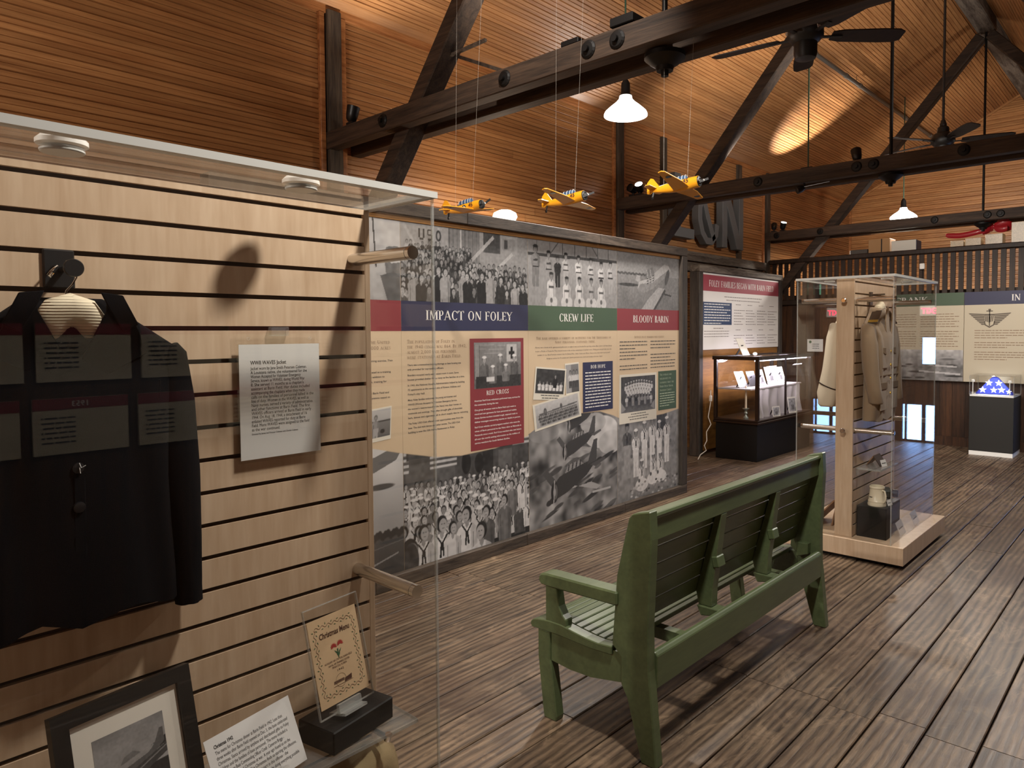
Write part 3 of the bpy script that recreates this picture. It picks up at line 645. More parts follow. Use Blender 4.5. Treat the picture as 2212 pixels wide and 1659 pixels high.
# framed photograph
pf = thing('picture_frame', 'black framed photograph of an airplane standing on the clear shelf', 'picture frame', (-1.52, .46, zs))
ff = panel_frame((-1.535, .478, zs+.002), 10, 13)
w2, h2 = .135, .285; bdr = .030
fb = B(); slab(fb, ff, -w2, w2, 0, bdr, -.008, .012); slab(fb, ff, -w2, w2, h2-bdr, h2, -.008, .012); slab(fb, ff, -w2, -w2+bdr, bdr, h2-bdr, -.008, .012); slab(fb, ff, w2-bdr, w2, bdr, h2-bdr, -.008, .012)
make('frame', fb, MATS['frame_black'], pf)
make('mat_board', slab(B(), ff, -w2+bdr, w2-bdr, bdr, h2-bdr, -.004, .003), MATS['mat_board'], pf)
make('easel_back', slab(B(), panel_frame((-1.655, .50, zs), 10, -12), -.03, .03, 0, .16, -.002, .002), MATS['frame_black'], pf)
FRAME_PHOTO = (ff, -.068, .070, .085, .212)
# tan garrison cap below the shelf
cp = thing('cap', 'tan canvas cap at the bottom corner of the near case', 'cap', (-1.54, .99, .14))
rg = []
for k, (z, s_) in enumerate(((.141, 1.04), (.20, 1.05), (.28, 1.02), (.36, .96), (.395, .86), (.418, .62), (.428, .25))):
    rg.append([(-1.545+.075*s_*math.cos(a)+.004*math.sin(3*a+k), .975+.125*s_*math.sin(a)+.004*math.cos(5*a+k), z+.014*math.sin(a)*(k > 2)) for a in [2*math.pi*i/28 for i in range(28)]])
make('crown', B().loft(rg), MATS['tan_canvas'], cp, smooth=True, angle=80)

# ------------------------------------------------------------------ contents of the second case
KW = MATS['khaki_wool']; fx2 = -1.596
kprof = [(.905, .235, .10), (1.0, .235, .11), (1.12, .225, .112), (1.24, .215, .115), (1.36, .225, .125), (1.46, .245, .12), (1.52, .245, .10), (1.55, .21, .085), (1.60, .13, .08), (1.645, .075, .075), (1.655, .06, .05)]
kslv = [(.225, .06, 1.535, .028, .03), (.235, .065, 1.515, .045, .045), (.24, .075, 1.40, .055, .052), (.235, .085, 1.25, .052, .05), (.225, .10, 1.12, .046, .046), (.215, .112, 1.03, .044, .044), (.213, .114, 1.02, .036, .036)]
kparts = [('lapel', KW, [(.045, 1.655), (.075, 1.652), (.105, 1.56), (.095, 1.50), (.0, 1.38), (.0, 1.42), (.03, 1.52)], .128, .136, True),
          ('pocket', MATS['khaki_wool'], [(.05, 1.37), (.16, 1.37), (.16, 1.25), (.05, 1.25)], .133, .137, True), ('pocket_flap', MATS['khaki_dark'], [(.048, 1.385), (.162, 1.385), (.162, 1.352), (.105, 1.338), (.048, 1.352)], .137, .141, True),
          ('lower_pocket', KW, [(.06, 1.14), (.18, 1.14), (.18, .97), (.06, .97)], .125, .131, True), ('lower_flap', MATS['khaki_dark'], [(.055, 1.155), (.185, 1.155), (.185, 1.11), (.055, 1.11)], .131, .135, True),
          ('belt_seam', MATS['khaki_dark'], [(-.2, 1.205), (.2, 1.205), (.2, 1.198), (-.2, 1.198)], .126, .131, False)]
kk, KP = garment('uniform_coat', 'khaki officer uniform coat with black shoulder boards hanging in case', 'coat', fx2, 1, 5.045, 1.0, 1.05, kprof, kslv, KW, kparts)
for z in (1.36, 1.27, 1.18, 1.08): make('button', B().lathe(KP(.0, .137, z), [(.010, 0), (.009, .005), (.004, .006)], 12, (1, 0, 0)), MATS['gold_braid'], kk, smooth=True)
for sd in (-1, 1):
    f2 = B(); a = KP(sd*.085, .075, 1.63); b_ = KP(sd*.215, .085, 1.545); f2.bar(a, b_, .062, .007, (0, sd*.5, 1)); bo = make('shoulder_board', f2, MATS['black_plastic'], kk, bevel=.002)
    g2 = B(); d_ = Vector(b_)-Vector(a)
    for q in (.80, .90): p = Vector(a)+d_*q+Vector((0, 0, .005)); g2.bar(p, p+d_*.045, .06, .004, (0, sd*.5, 1))
    make('gold_stripe', g2, MATS['gold_braid'], bo)
kh = thing('garment_hanger', 'cream padded hanger inside the collar of the khaki coat', 'hanger', (-1.54, 5.045, 1.6))
make('padded_form', B().tube([(-1.535, 5.0, 1.60), (-1.53, 5.01, 1.645), (-1.53, 5.045, 1.665), (-1.53, 5.08, 1.645), (-1.535, 5.09, 1.60)], [.018, .028, .032, .028, .018], 14), MATS['ribbed_cream'], kh, smooth=True)
make('hook', B().tube([(-1.53, 5.045, 1.69), (-1.53, 5.045, 1.71), (-1.53, 5.058, 1.724), (-1.53, 5.05, 1.74), (-1.54, 5.04, 1.742)], .002, 6), MATS['chrome'], kh, smooth=True)
make('face_out_hook', B().box(-1.595, -1.585, 5.02, 5.07, 1.67, 1.76).cyl((-1.59, 5.045, 1.742), (-1.50, 5.045, 1.742), .005, n=10), MATS['black_plastic'], kh)
WC = MATS['white_cotton']
wprof = [(.985, .24, .11), (1.1, .24, .10), (1.3, .22, .085), (1.45, .22, .075), (1.52, .21, .065), (1.6, .12, .06), (1.645, .06, .05)]
wslv = [(.21, .05, 1.54, .03, .03), (.225, .055, 1.45, .045, .042), (.235, .065, 1.25, .055, .055), (.24, .085, 1.08, .062, .066), (.24, .09, 1.0, .052, .056), (.24, .088, .985, .044, .044)]
wh, WP = garment('sailor_jumper', 'white sailor jumper with dark cuff stripe hanging behind the case column', 'jumper', -1.709, -1, 5.06, 1.0, 1.0, wprof, wslv, WC, [])
st = B()
for i in range(20):
    a, a2 = 2*math.pi*i/20, 2*math.pi*(i+1)/20
    f_ = lambda a, dz: WP(-(.24+.063*math.cos(a)), .083+.066*math.sin(a), 1.125+.03*math.sin(a)+dz)
    st.add([f_(a, 0), f_(a2, 0), f_(a2, .009), f_(a, .009)], [(0, 1, 2, 3)])
make('cuff_stripe', st, MATS['black_plastic'], wh)
make('riser_block', B().box(-1.588, -1.402, 4.80, 4.98, .14, .345), MATS['case_black'], bevel=.003, label='black riser block under the cream mug', cat='riser')
mg = thing('mug', 'cream ceramic mug with banded rim on the black riser block', 'mug', (-1.485, 4.88, .345))
make('body', B().lathe((-1.485, 4.88, .345), [(.056, 0), (.058, .012), (.054, .02), (.056, .03), (.052, .036), (.045, .09), (.043, .112), (.047, .116), (.047, .124), (.044, .128), (.040, .126), (.038, .02)], 28), MATS['ceramic_cream'], mg, smooth=True)
make('handle', B().tube([(-1.445, 4.862, .45), (-1.428, 4.85, .448), (-1.42, 4.845, .42), (-1.422, 4.845, .39), (-1.436, 4.852, .37)], .0055, 8), MATS['ceramic_cream'], mg, smooth=True)
make('print', B().add([(-1.485+.0535*math.sin(a)*1.005, 4.88-.0535*math.cos(a)*1.005, z) for a in (-.7, -.55, -.4, -.25) for z in (.402, .407)], [(0, 2, 3, 1), (2, 4, 5, 3), (4, 6, 7, 5)]), MATS['ink_grey'], mg)
cds = thing('name_card', 'small white name card standing in front of the cream mug', 'card', (-1.42, 4.93, .345))
make('card', slab(B(), panel_frame((-1.415, 4.925, .345), -12, 20), -.028, .028, 0, .038, 0, .0012), MATS['paper_white'], cds)
make('lines', slab(B(), panel_frame((-1.4136, 4.925, .345), -12, 20), -.02, .02, .016, .020, 0, .0006), MATS['ink_grey'], cds)
ac = thing('camera', 'dark green folding camera lying behind the cream mug', 'camera', (-1.50, 5.06, .345))
ac.name = 'field_camera'; ORG['field_camera'] = Vector((-1.50, 5.06, .345))
make('body', B().obox((-1.49, 5.04, .40), (.09, .12, .06), rotz(20)), mat('olive_dark', '#23241a', .5), ac, bevel=.012)
make('lens', B().lathe((-1.44, 5.06, .40), [(.026, 0), (.026, .03), (.022, .034)], 16, (1, .2, 0)), MATS['black_plastic'], ac, smooth=True)
make('riser_block', B().box(-1.588, -1.42, 4.985, 5.16, .14, .345), MATS['case_black'], bevel=.003, label='black riser block under the dark green camera', cat='riser')
s2 = thing('shelf', 'small clear shelf on the slat panel below the khaki coat', 'shelf', (-1.5, 4.98, .59))
make('shelf_plate', B().box(-1.594, -1.44, 4.80, 5.16, .585, .593), MATS['glass_shelf'], s2)
make('plate_edge', B().box(-1.594, -1.44, 4.797, 4.80, .583, .595).box(-1.44, -1.437, 4.80, 5.16, .583, .595), MATS['acrylic_edge'], s2)
make('bracket', B().box(-1.594, -1.575, 4.80, 4.81, .545, .585).box(-1.594, -1.575, 5.14, 5.15, .545, .585), MATS['glass_shelf'], s2)
nt_ = thing('leather_case', 'folded brown leather case standing like a tent on the clear shelf', 'leather case', (-1.51, 5.0, .593))
make('flap', B().prism([(-1.575, .593), (-1.57, .593), (-1.525, .655), (-1.528, .662)], 'y', 4.93, 5.06), MATS['brown_card'], nt_)
make('flap', B().prism([(-1.48, .593), (-1.485, .593), (-1.528, .655), (-1.525, .662)], 'y', 4.93, 5.06), mat('leather_dark', '#3a261a', .6), nt_)
cds = thing('name_card', 'small white name card in front of the brown leather case', 'card', (-1.46, 4.98, .593))
make('card', slab(B(), panel_frame((-1.462, 4.955, .594), -15, 20), -.03, .03, 0, .045, 0, .0012), MATS['paper_white'], cds)
make('lines', slab(B(), panel_frame((-1.4606, 4.955, .594), -15, 20), -.022, .022, .02, .025, 0, .0006), MATS['ink_grey'], cds)
eas = thing('easel_back_frame', 'brown cardboard easel back leaning on the left side of the second case', 'easel frame', (-1.83, 4.98, .14))
make('board', B().prism([(-1.925, .141), (-1.918, .141), (-1.735, .345), (-1.74, .352)], 'y', 4.80, 5.10), MATS['brown_card'], eas)
make('leg', B().prism([(-1.80, .141), (-1.79, .141), (-1.755, .33), (-1.76, .33)], 'y', 4.92, 4.98), MATS['brown_card'], eas)
for i, (x, y, lb_) in enumerate(((-1.362, 5.03, 'pale text card lying against the case pane beside the riser blocks'), (-1.362, 5.36, 'pale text card lying at the far corner inside the second case'))):
    q = thing('text_card', lb_, 'card', (x, y, .14)); f3 = panel_frame((x, y, .141), 3, 22)
    make('card', slab(B(), f3, -.075, .075, 0, .09, 0, .0015), MATS['paper_white'], q); make('lines', slab(B(), panel_frame((x+.0016, y, .141), 3, 22), -.05, .05, .04, .048, 0, .0008), MATS['ink_grey'], q)
# ------------------------------------------------------------------ green bench
wood('green_paint', '#4a5539', '#5a6645', 1, freq=12, stretch=6, rough=.38, rnd=.02, bump=.03, fine=6, coat=.15)
GP = MATS['green_paint']
bn = thing('bench', 'green painted wooden bench with slatted seat and open back', 'bench', (-1.6, 2.78, 0))
up = [(-1.424, .852), (-1.41, .868), (-1.385, .876), (-1.335, .888), (-1.330, .79), (-1.345, .48), (-1.343, .33), (-1.336, .27), (-1.311, 0), (-1.374, 0), (-1.434, .211), (-1.46, .253), (-1.46, .35), (-1.498, .385), (-1.477, .638), (-1.441, .788)]
fl_ = [(-1.860, .345), (-1.860, .235), (-1.834, .02), (-1.83, 0), (-1.768, 0), (-1.764, .02), (-1.788, .2), (-1.797, .235), (-1.797, .345)]
seatz = [(-1.898, .352), (-1.895, .364), (-1.882, .374), (-1.86, .380), (-1.80, .388), (-1.74, .388), (-1.68, .380), (-1.62, .373), (-1.56, .370), (-1.50, .376)]
for y in (1.99, 3.525):
    e1 = y+.045; s = 1 if y < 3 else -1
    make('end_upright', B().prism(up, 'y', y, e1), GP, bn, bevel=.004)
    make('front_leg', B().prism(fl_, 'y', y, e1), GP, bn, bevel=.004)
    make('end_board', B().prism([(-1.80, .36), (-1.46, .36), (-1.455, .256), (-1.60, .228), (-1.70, .224), (-1.80, .232)], 'y', y+.008, y+.037), GP, bn)
    make('seat_end', B().prism(seatz+[(-1.50, .345), (-1.60, .340), (-1.75, .345), (-1.86, .342), (-1.89, .340)], 'y', y-.002, y+.047), GP, bn, bevel=.003)
    arm = make('armrest', B().prism([(-1.846, .540), (-1.843, .560), (-1.83, .570), (-1.80, .574), (-1.47, .582), (-1.47, .532), (-1.80, .524), (-1.835, .526)], 'y', y-.012, y+.057), GP, bn, bevel=.006)
    make('arm_post', B().prism([(-1.820, .528), (-1.765, .528), (-1.760, .500), (-1.752, .455), (-1.735, .425), (-1.718, .41), (-1.718, .38), (-1.820, .38)], 'y', y+.002, y+.043), GP, arm, bevel=.003)
    make('cleat', B().prism([(-1.45, .425), (-1.39, .425), (-1.39, .37), (-1.45, .35)], 'y', y+.045 if s > 0 else y-.04, y+.085 if s > 0 else y), GP, bn, bevel=.003)
for i in range(11):
    xa = -1.888+i*.036
    zf = lambda x: np.interp(x, [p[0] for p in seatz], [p[1] for p in seatz])
    make('seat_slat', B().prism([(xa, zf(xa)+.001), (xa+.030, zf(xa+.030)+.001), (xa+.030, zf(xa+.03)-.018), (xa, zf(xa)-.018)], 'y', 2.037, 3.523), GP, bn, bevel=.003)
make('front_rail', B().box(-1.852, -1.828, 2.035, 3.525, .25, .345), GP, bn, bevel=.003)
make('lower_rail', B().prism([(-1.362, .258), (-1.336, .258), (-1.334, .374), (-1.345, .386), (-1.362, .386)], 'y', 2.035, 3.525), GP, bn, bevel=.003)
make('top_rail', B().prism([(-1.412, .862), (-1.345, .874), (-1.340, .860), (-1.352, .852), (-1.352, .772), (-1.378, .772), (-1.39, .845), (-1.412, .85)], 'y', 2.035, 3.525), GP, bn, bevel=.003)
# back boards lie on a leaning line from (-1.385,.80) to (-1.475,.43)
def bk(tv, n): return (-1.385-.09*tv+n*.97, .80-.37*tv+n*.24)
for i in range(5):
    a, c = i/5+.006, (i+1)/5-.006
    make('back_board', B().prism([bk(a, -.012), bk(a, .006), bk(c, .006), bk(c, -.012)], 'y', 2.036, 3.524), GP, bn, bevel=.002)
for y in (2.52, 3.03):
    br = make('back_brace', B().prism([(-1.375, .79), (-1.352, .772), (-1.380, .55), (-1.392, .46), (-1.395, .385), (-1.455, .385), (-1.468, .44)], 'y', y, y+.048), GP, bn, bevel=.003)
    make('block', B().obox((-1.378, y+.024, .575), (.03, .056, .045), Matrix.Rotation(math.radians(-13), 3, 'Y')), GP, br, bevel=.004)
    make('block', B().prism([(-1.46, .385), (-1.36, .385), (-1.36, .36), (-1.44, .345)], 'y', y-.01, y+.05), GP, br, bevel=.003)
for y in (2.3, 3.2): make('cross_bearer', B().box(-1.84, -1.36, y, y+.04, .30, .345), GP, bn)

# ------------------------------------------------------------------ lettering: serif capitals drawn stroke by stroke
TK, TN = .155, .062
GL = {'A': (.74, 'd,.05,0,.36,1 D,.36,1,.68,0 H,.17,.55,.34 F,.05,0 F,.68,0'), 'B': (.64, 'S,.15,0,1 A,.30,.76,.22,.24,-90,90 H,.15,.3,.97 H,.15,.32,.52 A,.32,.26,.26,.26,-90,90 H,.15,.32,.03'),
 'C': (.74, 'A,.42,.5,.36,.5,42,318 V,.70,.70,.95'), 'D': (.76, 'S,.15,0,1 A,.3,.5,.4,.5,-90,90 H,.15,.3,.97 H,.15,.3,.03'), 'E': (.62, 'S,.15,0,1 H,.15,.54,.97 H,.15,.44,.52 H,.15,.57,.03 V,.54,.8,1 V,.57,0,.2 V,.44,.44,.6'),
 'F': (.58, 'S,.15,0,1 H,.15,.54,.97 H,.15,.44,.52 V,.54,.8,1 V,.44,.44,.6'), 'G': (.78, 'A,.42,.5,.36,.5,42,318 V,.70,.70,.95 S,.68,.12,.42'), 'H': (.80, 'S,.15,0,1 S,.64,0,1 H,.15,.64,.52'), 'I': (.32, 'S,.15,0,1'),
 'J': (.4, 'S,.2,.1,1 A,.08,.1,.13,.16,200,360'), 'K': (.74, 'S,.15,0,1 d,.2,.42,.58,1 D,.3,.56,.66,0 F,.66,0 F,.58,1'), 'L': (.60, 'S,.15,0,1 H,.15,.55,.03 V,.55,0,.24'), 'M': (.94, 's,.12,0,1 S,.80,0,1 D,.14,1,.46,.08 d,.46,.08,.78,1'),
 'N': (.80, 's,.12,0,1 s,.68,0,1 D,.12,1,.68,0'), 'O': (.82, 'A,.41,.5,.36,.5,0,360'), 'P': (.60, 'S,.15,0,1 A,.30,.73,.26,.27,-90,90 H,.15,.3,.97 H,.15,.3,.49'), 'Q': (.82, 'A,.41,.5,.36,.5,0,360 D,.45,.2,.75,-.15'),
 'R': (.70, 'S,.15,0,1 A,.30,.74,.24,.26,-90,90 H,.15,.3,.97 H,.15,.32,.5 D,.34,.5,.64,0 F,.64,0'), 'S': (.56, 'A,.28,.745,.2,.255,30,265 A,.28,.255,.22,.255,-150,85 V,.47,.74,.95 V,.06,.05,.26'), 'T': (.68, 'S,.34,0,1 H,.03,.65,.97 V,.03,.78,1 V,.65,.78,1'),
 'U': (.76, 'S,.15,.32,1 s,.64,.3,1 A,.395,.32,.25,.32,180,360'), 'V': (.72, 'D,.05,1,.36,0 d,.36,0,.67,1 F,.05,1 F,.67,1'), 'W': (1.02, 'D,.05,1,.3,0 d,.3,0,.5,.9 D,.5,.95,.72,0 d,.72,0,.98,1 F,.05,1 F,.98,1'), 'X': (.7, 'D,.05,1,.64,0 d,.08,0,.62,1'),
 'Y': (.70, 'D,.05,1,.35,.48 d,.35,.48,.65,1 S,.35,0,.45 F,.05,1 F,.65,1'), 'Z': (.62, 'H,.05,.56,.97 H,.05,.58,.03 D,.54,1,.08,0'), '.': (.26, 'S,.12,0,.1'), ',': (.26, 'D,.14,.1,.08,-.12'), ' ': (.34, ''), '-': (.4, 'H,.06,.34,.4')}
def serif(b, s, org, U, V, h, align='LEFT', width=None, small=None):
    """serif capitals; lower-case letters are set as small capitals"""
    polys = []; x = 0.
    for ch in s:
        k = 1.0 if (not ch.isalpha() or ch.isupper()) else .78
        if ch.upper() not in GL:
            co, fs = text_raw(ch, 1.36*k, res=2)
            if len(co):
                for f in fs: polys.append([(x+co[i][0], co[i][1]) for i in f])
                x += float(co[:, 0].max())+.1
            continue
        wd, ops = GL[ch.upper()]
        def q(pts): polys.append([(x+px*k, py*k) for px, py in pts])
        for op in ops.split():
            a = op.split(','); o = a[0]; v = [float(t) for t in a[1:]]
            if o in 'Ss':
                hw = (TK if o == 'S' else TN)/2; q([(v[0]-hw, v[1]), (v[0]+hw, v[1]), (v[0]+hw, v[2]), (v[0]-hw, v[2])])
                if v[2]-v[1] > .3:
                    for yy in (v[1], v[2]-.045): q([(v[0]-hw-.075, yy), (v[0]+hw+.075, yy), (v[0]+hw+.075, yy+.045), (v[0]-hw-.075, yy+.045)])
            elif o in 'Dd':
                hw = (TK*1.05 if o == 'D' else TN)/2; q([(v[0]-hw, v[1]), (v[0]+hw, v[1]), (v[2]+hw, v[3]), (v[2]-hw, v[3])])
            elif o == 'H': q([(v[0], v[2]-TN/2), (v[1], v[2]-TN/2), (v[1], v[2]+TN/2), (v[0], v[2]+TN/2)])
            elif o == 'V': q([(v[0]-TN/2, v[1]), (v[0]+TN/2, v[1]), (v[0]+TN/2, v[2]), (v[0]-TN/2, v[2])])
            elif o == 'F': yy = v[1] if v[1] < .5 else v[1]-.045; q([(v[0]-.12, yy), (v[0]+.12, yy), (v[0]+.12, yy+.045), (v[0]-.12, yy+.045)])
            elif o == 'A':
                cx, cy, rx, ry, a0, a1 = v; n = max(6, int(abs(a1-a0)/18)); pr = []
                for i in range(n+1):
                    t = math.radians(a0+(a1-a0)*i/n); c_, s_ = math.cos(t), math.sin(t); wv = TN+(TK-TN)*abs(c_)**1.5; pr.append(((cx+rx*c_, cy+ry*s_), (cx+(rx-wv)*c_, cy+(ry-max(TN, wv*.6))*s_)))
                for (p0, p1), (p2, p3) in zip(pr, pr[1:]): q([p0, p2, p3, p1])
        x += wd*k+.06
    sx = h if width is None else width/max(x, .01)
    off = {'LEFT': 0, 'CENTER': -x*sx/2, 'RIGHT': -x*sx}[align]; org, U, V = Vector(org), Vector(U), Vector(V)
    for p in polys: b.add([org+U*(off+px*sx)+V*(py*h) for px, py in p], [tuple(range(len(p)))])
    return b
def words(s, org, U, V, h, m, parent, width=None, align='LEFT', name='heading'):
    """one part for each word of a heading"""
    adv = lambda q: sum((GL[c][0] if c in GL else .6)+.06 for c in q)
    k = (width/adv(s)) if width else h; U = Vector(U); x = -adv(s)*k/2 if align == 'CENTER' else 0.
    for wd in s.split(' '):
        b = B(); serif(b, wd, Vector(org)+U*x, U, V, h, width=adv(wd)*k); make(name, b, m, parent); x += (adv(wd)+adv(' '))*k
def greek(b, org, U, V, length, h, seed=0):
    """one line of print too small to read: word-sized dashes"""
    r = random.Random(seed); org, U, V = Vector(org), Vector(U), Vector(V); x = 0.
    while x < length-.006:
        wd = min(length-x, h*r.uniform(1.6, 5.0)); b.add([org+U*x, org+U*(x+wd), org+U*(x+wd)+V*h*.62, org+U*x+V*h*.62], [(0, 1, 2, 3)]); x += wd+h*.55
    return b

# ------------------------------------------------------------------ printed photographs painted into a fine grid
class Pic:
    """grey-scale picture, u in 0..asp, v in 0..1 (up)"""
    def __init__(s, wm, hm, res=.0042, bg=.5):
        s.w, s.h = max(8, int(wm/res)), max(8, int(hm/res)); s.asp = wm/hm
        s.U, s.V = np.meshgrid(np.linspace(0, s.asp, s.w), np.linspace(0, 1, s.h)); s.a = np.full((s.h, s.w), float(bg)); s.px = 1/s.h
    def put(s, m, c): m = np.clip(m, 0, 1); s.a = s.a*(1-m)+c*m; return s
    def rect(s, u0, u1, v0, v1, c):
        e = s.px; return s.put(np.clip((s.U-u0)/e+.5, 0, 1)*np.clip((u1-s.U)/e+.5, 0, 1)*np.clip((s.V-v0)/e+.5, 0, 1)*np.clip((v1-s.V)/e+.5, 0, 1), c)
    def ell(s, cu, cv, ru, rv, c, rot=0.):
        du, dv = s.U-cu, s.V-cv
        if rot: cr, sr = math.cos(rot), math.sin(rot); du, dv = du*cr+dv*sr, -du*sr+dv*cr
        return s.put((1-np.sqrt((du/ru)**2+(dv/rv)**2))*min(ru, rv)/s.px+.5, c)
    def poly(s, pts, c):
        ins = np.zeros(s.U.shape, bool); n = len(pts)
        for i in range(n):
            (x0, y0), (x1, y1) = pts[i], pts[(i+1) % n]
            if y0 == y1: continue
            k = ((y0 > s.V) != (y1 > s.V)) & (s.U < (x1-x0)*(s.V-y0)/(y1-y0)+x0); ins ^= k
        return s.put(ins.astype(float), c)
    def line(s, p, q, wd, c):
        (x0, y0), (x1, y1) = p, q; L = math.hypot(x1-x0, y1-y0); nx, ny = -(y1-y0)/L*wd/2, (x1-x0)/L*wd/2
        return s.poly([(x0+nx, y0+ny), (x1+nx, y1+ny), (x1-nx, y1-ny), (x0-nx, y0-ny)], c)
    def noise(s, amp, cell, seed=1):
        r = np.random.default_rng(seed); gy, gx = int(1/cell)+3, int(s.asp/cell)+3; g = r.uniform(-1, 1, (gy, gx))
        y, x = s.V/cell, s.U/cell; iy, ix = y.astype(int), x.astype(int); fy, fx = y-iy, x-ix; fy, fx = fy*fy*(3-2*fy), fx*fx*(3-2*fx)
        s.a += amp*(g[iy, ix]*(1-fy)*(1-fx)+g[iy+1, ix]*fy*(1-fx)+g[iy, ix+1]*(1-fy)*fx+g[iy+1, ix+1]*fy*fx); return s
    def grad(s, v0, c0, v1, c1): t = np.clip((s.V-v0)/(v1-v0), 0, 1); m = (s.V >= min(v0, v1)-1e-6) & (s.V <= max(v0, v1)); s.a = np.where(m, c0+(c1-c0)*t, s.a); return s
    def head(s, u, v, r, skin=.62, hair=.08, cap=None, face=0):
        s.ell(u, v+.12*r, r*.86, r*1.06, hair); s.ell(u+face*r*.2, v-.12*r, r*.66, r*.88, skin)
        s.rect(u-r*.3+face*r*.2, u-r*.1+face*r*.2, v, v+.12*r, skin*.35); s.rect(u+r*.1+face*r*.2, u+r*.3+face*r*.2, v, v+.12*r, skin*.35)
        s.rect(u-r*.2+face*r*.2, u+r*.2+face*r*.2, v-.55*r, v-.45*r, skin*.5)
        if cap is not None: s.ell(u, v+r*.72, r*.95, r*.36, cap); s.ell(u, v+r*.9, r*.75, r*.34, cap)
    def person(s, u, v, r, top=.8, skin=.6, hair=.08, cap=None, tie=None, pants=None, wd=1.0, arms=True, shade=.82, length=6.2, face=0):
        """head centre (u, v), head radius r; the body is drawn down from the neck"""
        b = v-r*length if pants is None else v-r*4.6
        s.poly([(u-r*1.9*wd, v-r*2.4), (u-r*1.5*wd, v-r*1.7), (u-r*.5, v-r*1.15), (u+r*.5, v-r*1.15), (u+r*1.5*wd, v-r*1.7), (u+r*1.9*wd, v-r*2.4), (u+r*1.6*wd, b), (u-r*1.6*wd, b)], top)
        s.poly([(u+r*.6, v-r*1.3), (u+r*1.5*wd, v-r*1.7), (u+r*1.9*wd, v-r*2.4), (u+r*1.6*wd, b), (u+r*.9, b)], top*shade)
        if arms:
            for sg in (-1, 1): s.line((u+sg*r*1.15*wd, v-r*2.6), (u+sg*r*1.1*wd, b), r*.12, top*.55)
        if pants is not None:
            e = v-r*length*1.55; s.poly([(u-r*1.35*wd, b+.2*r), (u+r*1.35*wd, b+.2*r), (u+r*1.2*wd, e), (u+r*.15, e), (u, b-r*1.2), (u-r*.15, e), (u-r*1.2*wd, e)], pants)
        s.poly([(u-r*.35, v-r*.8), (u+r*.35, v-r*.8), (u+r*.3, v-r*1.5), (u, v-r*1.9), (u-r*.3, v-r*1.5)], skin*.85)
        if tie is not None:
            s.line((u-r*.9, v-r*1.3), (u, v-r*2.5), r*.24, tie); s.line((u+r*.9, v-r*1.3), (u, v-r*2.5), r*.24, tie); s.line((u-r*.1, v-r*2.4), (u-r*.25, v-r*4.2), r*.3, tie); s.line((u+r*.1, v-r*2.4), (u+r*.3, v-r*4.1), r*.3, tie)
        s.head(u, v, r, skin, hair, cap, face); return s
    def rgb(s, tint=(1.0, .965, .955), lo=.016, hi=.74, gamma=1.75):
        a = np.clip(s.a, 0, 1)**gamma; a = lo+(hi-lo)*a; return np.stack([a*t for t in tint], -1)
def print_sheet(name, parent, org, U, V, wm, hm, rgb, m=None):
    h, w_ = rgb.shape[:2]; org, U, V = np.array(org, float), np.array(U, float), np.array(V, float)
    gu, gv = np.meshgrid(np.linspace(0, wm, w_), np.linspace(0, hm, h))
    co = org+gu[..., None]*U+gv[..., None]*V-np.array(ORG[parent.name])
    me = bpy.data.meshes.new(name); nv = w_*h; me.vertices.add(nv); me.vertices.foreach_set('co', co.reshape(-1).astype(np.float32))
    i = (np.arange(h-1)[:, None]*w_+np.arange(w_-1)[None]).reshape(-1); q = np.stack([i, i+1, i+w_+1, i+w_], -1).reshape(-1); nf = len(i)
    me.loops.add(nf*4); me.loops.foreach_set('vertex_index', q.astype(np.int32)); me.polygons.add(nf)
    me.polygons.foreach_set('loop_start', (np.arange(nf)*4).astype(np.int32)); me.update(calc_edges=True)
    ca = me.color_attributes.new('ink', 'FLOAT_COLOR', 'POINT'); ca.data.foreach_set('color', np.concatenate([rgb.reshape(-1, 3), np.ones((nv, 1))], -1).reshape(-1).astype(np.float32))
    o = bpy.data.objects.new(name, me); COL.objects.link(o); me.materials.append(m or printed()); o.parent = parent; ORG[o.name] = ORG[parent.name]; return o
def pic_sheet(name, parent, org, U, V, wm, hm, p, mask=None, mcol=None, **k):
    c = p.rgb(**k)
    if mask is not None: c = c*(1-mask[..., None])+np.array(mcol)*mask[..., None]
    return print_sheet(name, parent, org, U, V, wm, hm, c)

# ------------------------------------------------------------------ the long exhibit panel
mat('panel_cream', '#c4ad90', .5); mat('band_navy', '#2b2c47', .5); mat('band_green', '#41533f', .5); mat('band_red', '#7e3035', .5); mat('letter_white', '#dcd8d2', .5); mat('ink_taupe', '#8d7660', .6); mat('photo_white', '#cfc8ba', .5)
wood('frame_timber', '#2b241f', '#564a40', 1, freq=24, stretch=10, rough=.65, rnd=.12, bump=.4, fine=6); wood('frame_timber_up', '#25201c', '#4a4038', 2, freq=24, stretch=10, rough=.65, rnd=.1, bump=.4, fine=6)
wood('frame_inner_pine', '#7a5226', '#a06f36', 1, freq=24, stretch=14, rough=.5, rnd=.05)
PX = -3.445
pn = thing('exhibit_panel', 'long timber framed exhibit panel headed Impact on Foley, Crew Life and Bloody Barin', 'exhibit panel', (PX, 3.6, 0))
Y0 = 1.47; cols = [(Y0, 2.522), (2.522, 3.606), (3.606, 4.656), (4.656, 5.604)]
make('backing', B().box(PX-.05, PX-.004, Y0, 5.61, .0, 2.2), MATS['case_black'], pn)
for a, c in ((Y0-.05, 3.02), (3.023, 4.4), (4.403, 5.70)): make('frame_beam', B().box(PX-.07, PX+.035, a, c, 2.187, 2.262), MATS['frame_timber'], pn, bevel=.005)
for a, c in ((Y0-.05, 2.3), (2.303, 3.55), (3.553, 4.72), (4.723, 5.70)): make('frame_sill', B().box(PX-.07, PX+.035, a, c, 0.0, .080), MATS['frame_timber'], pn, bevel=.005)
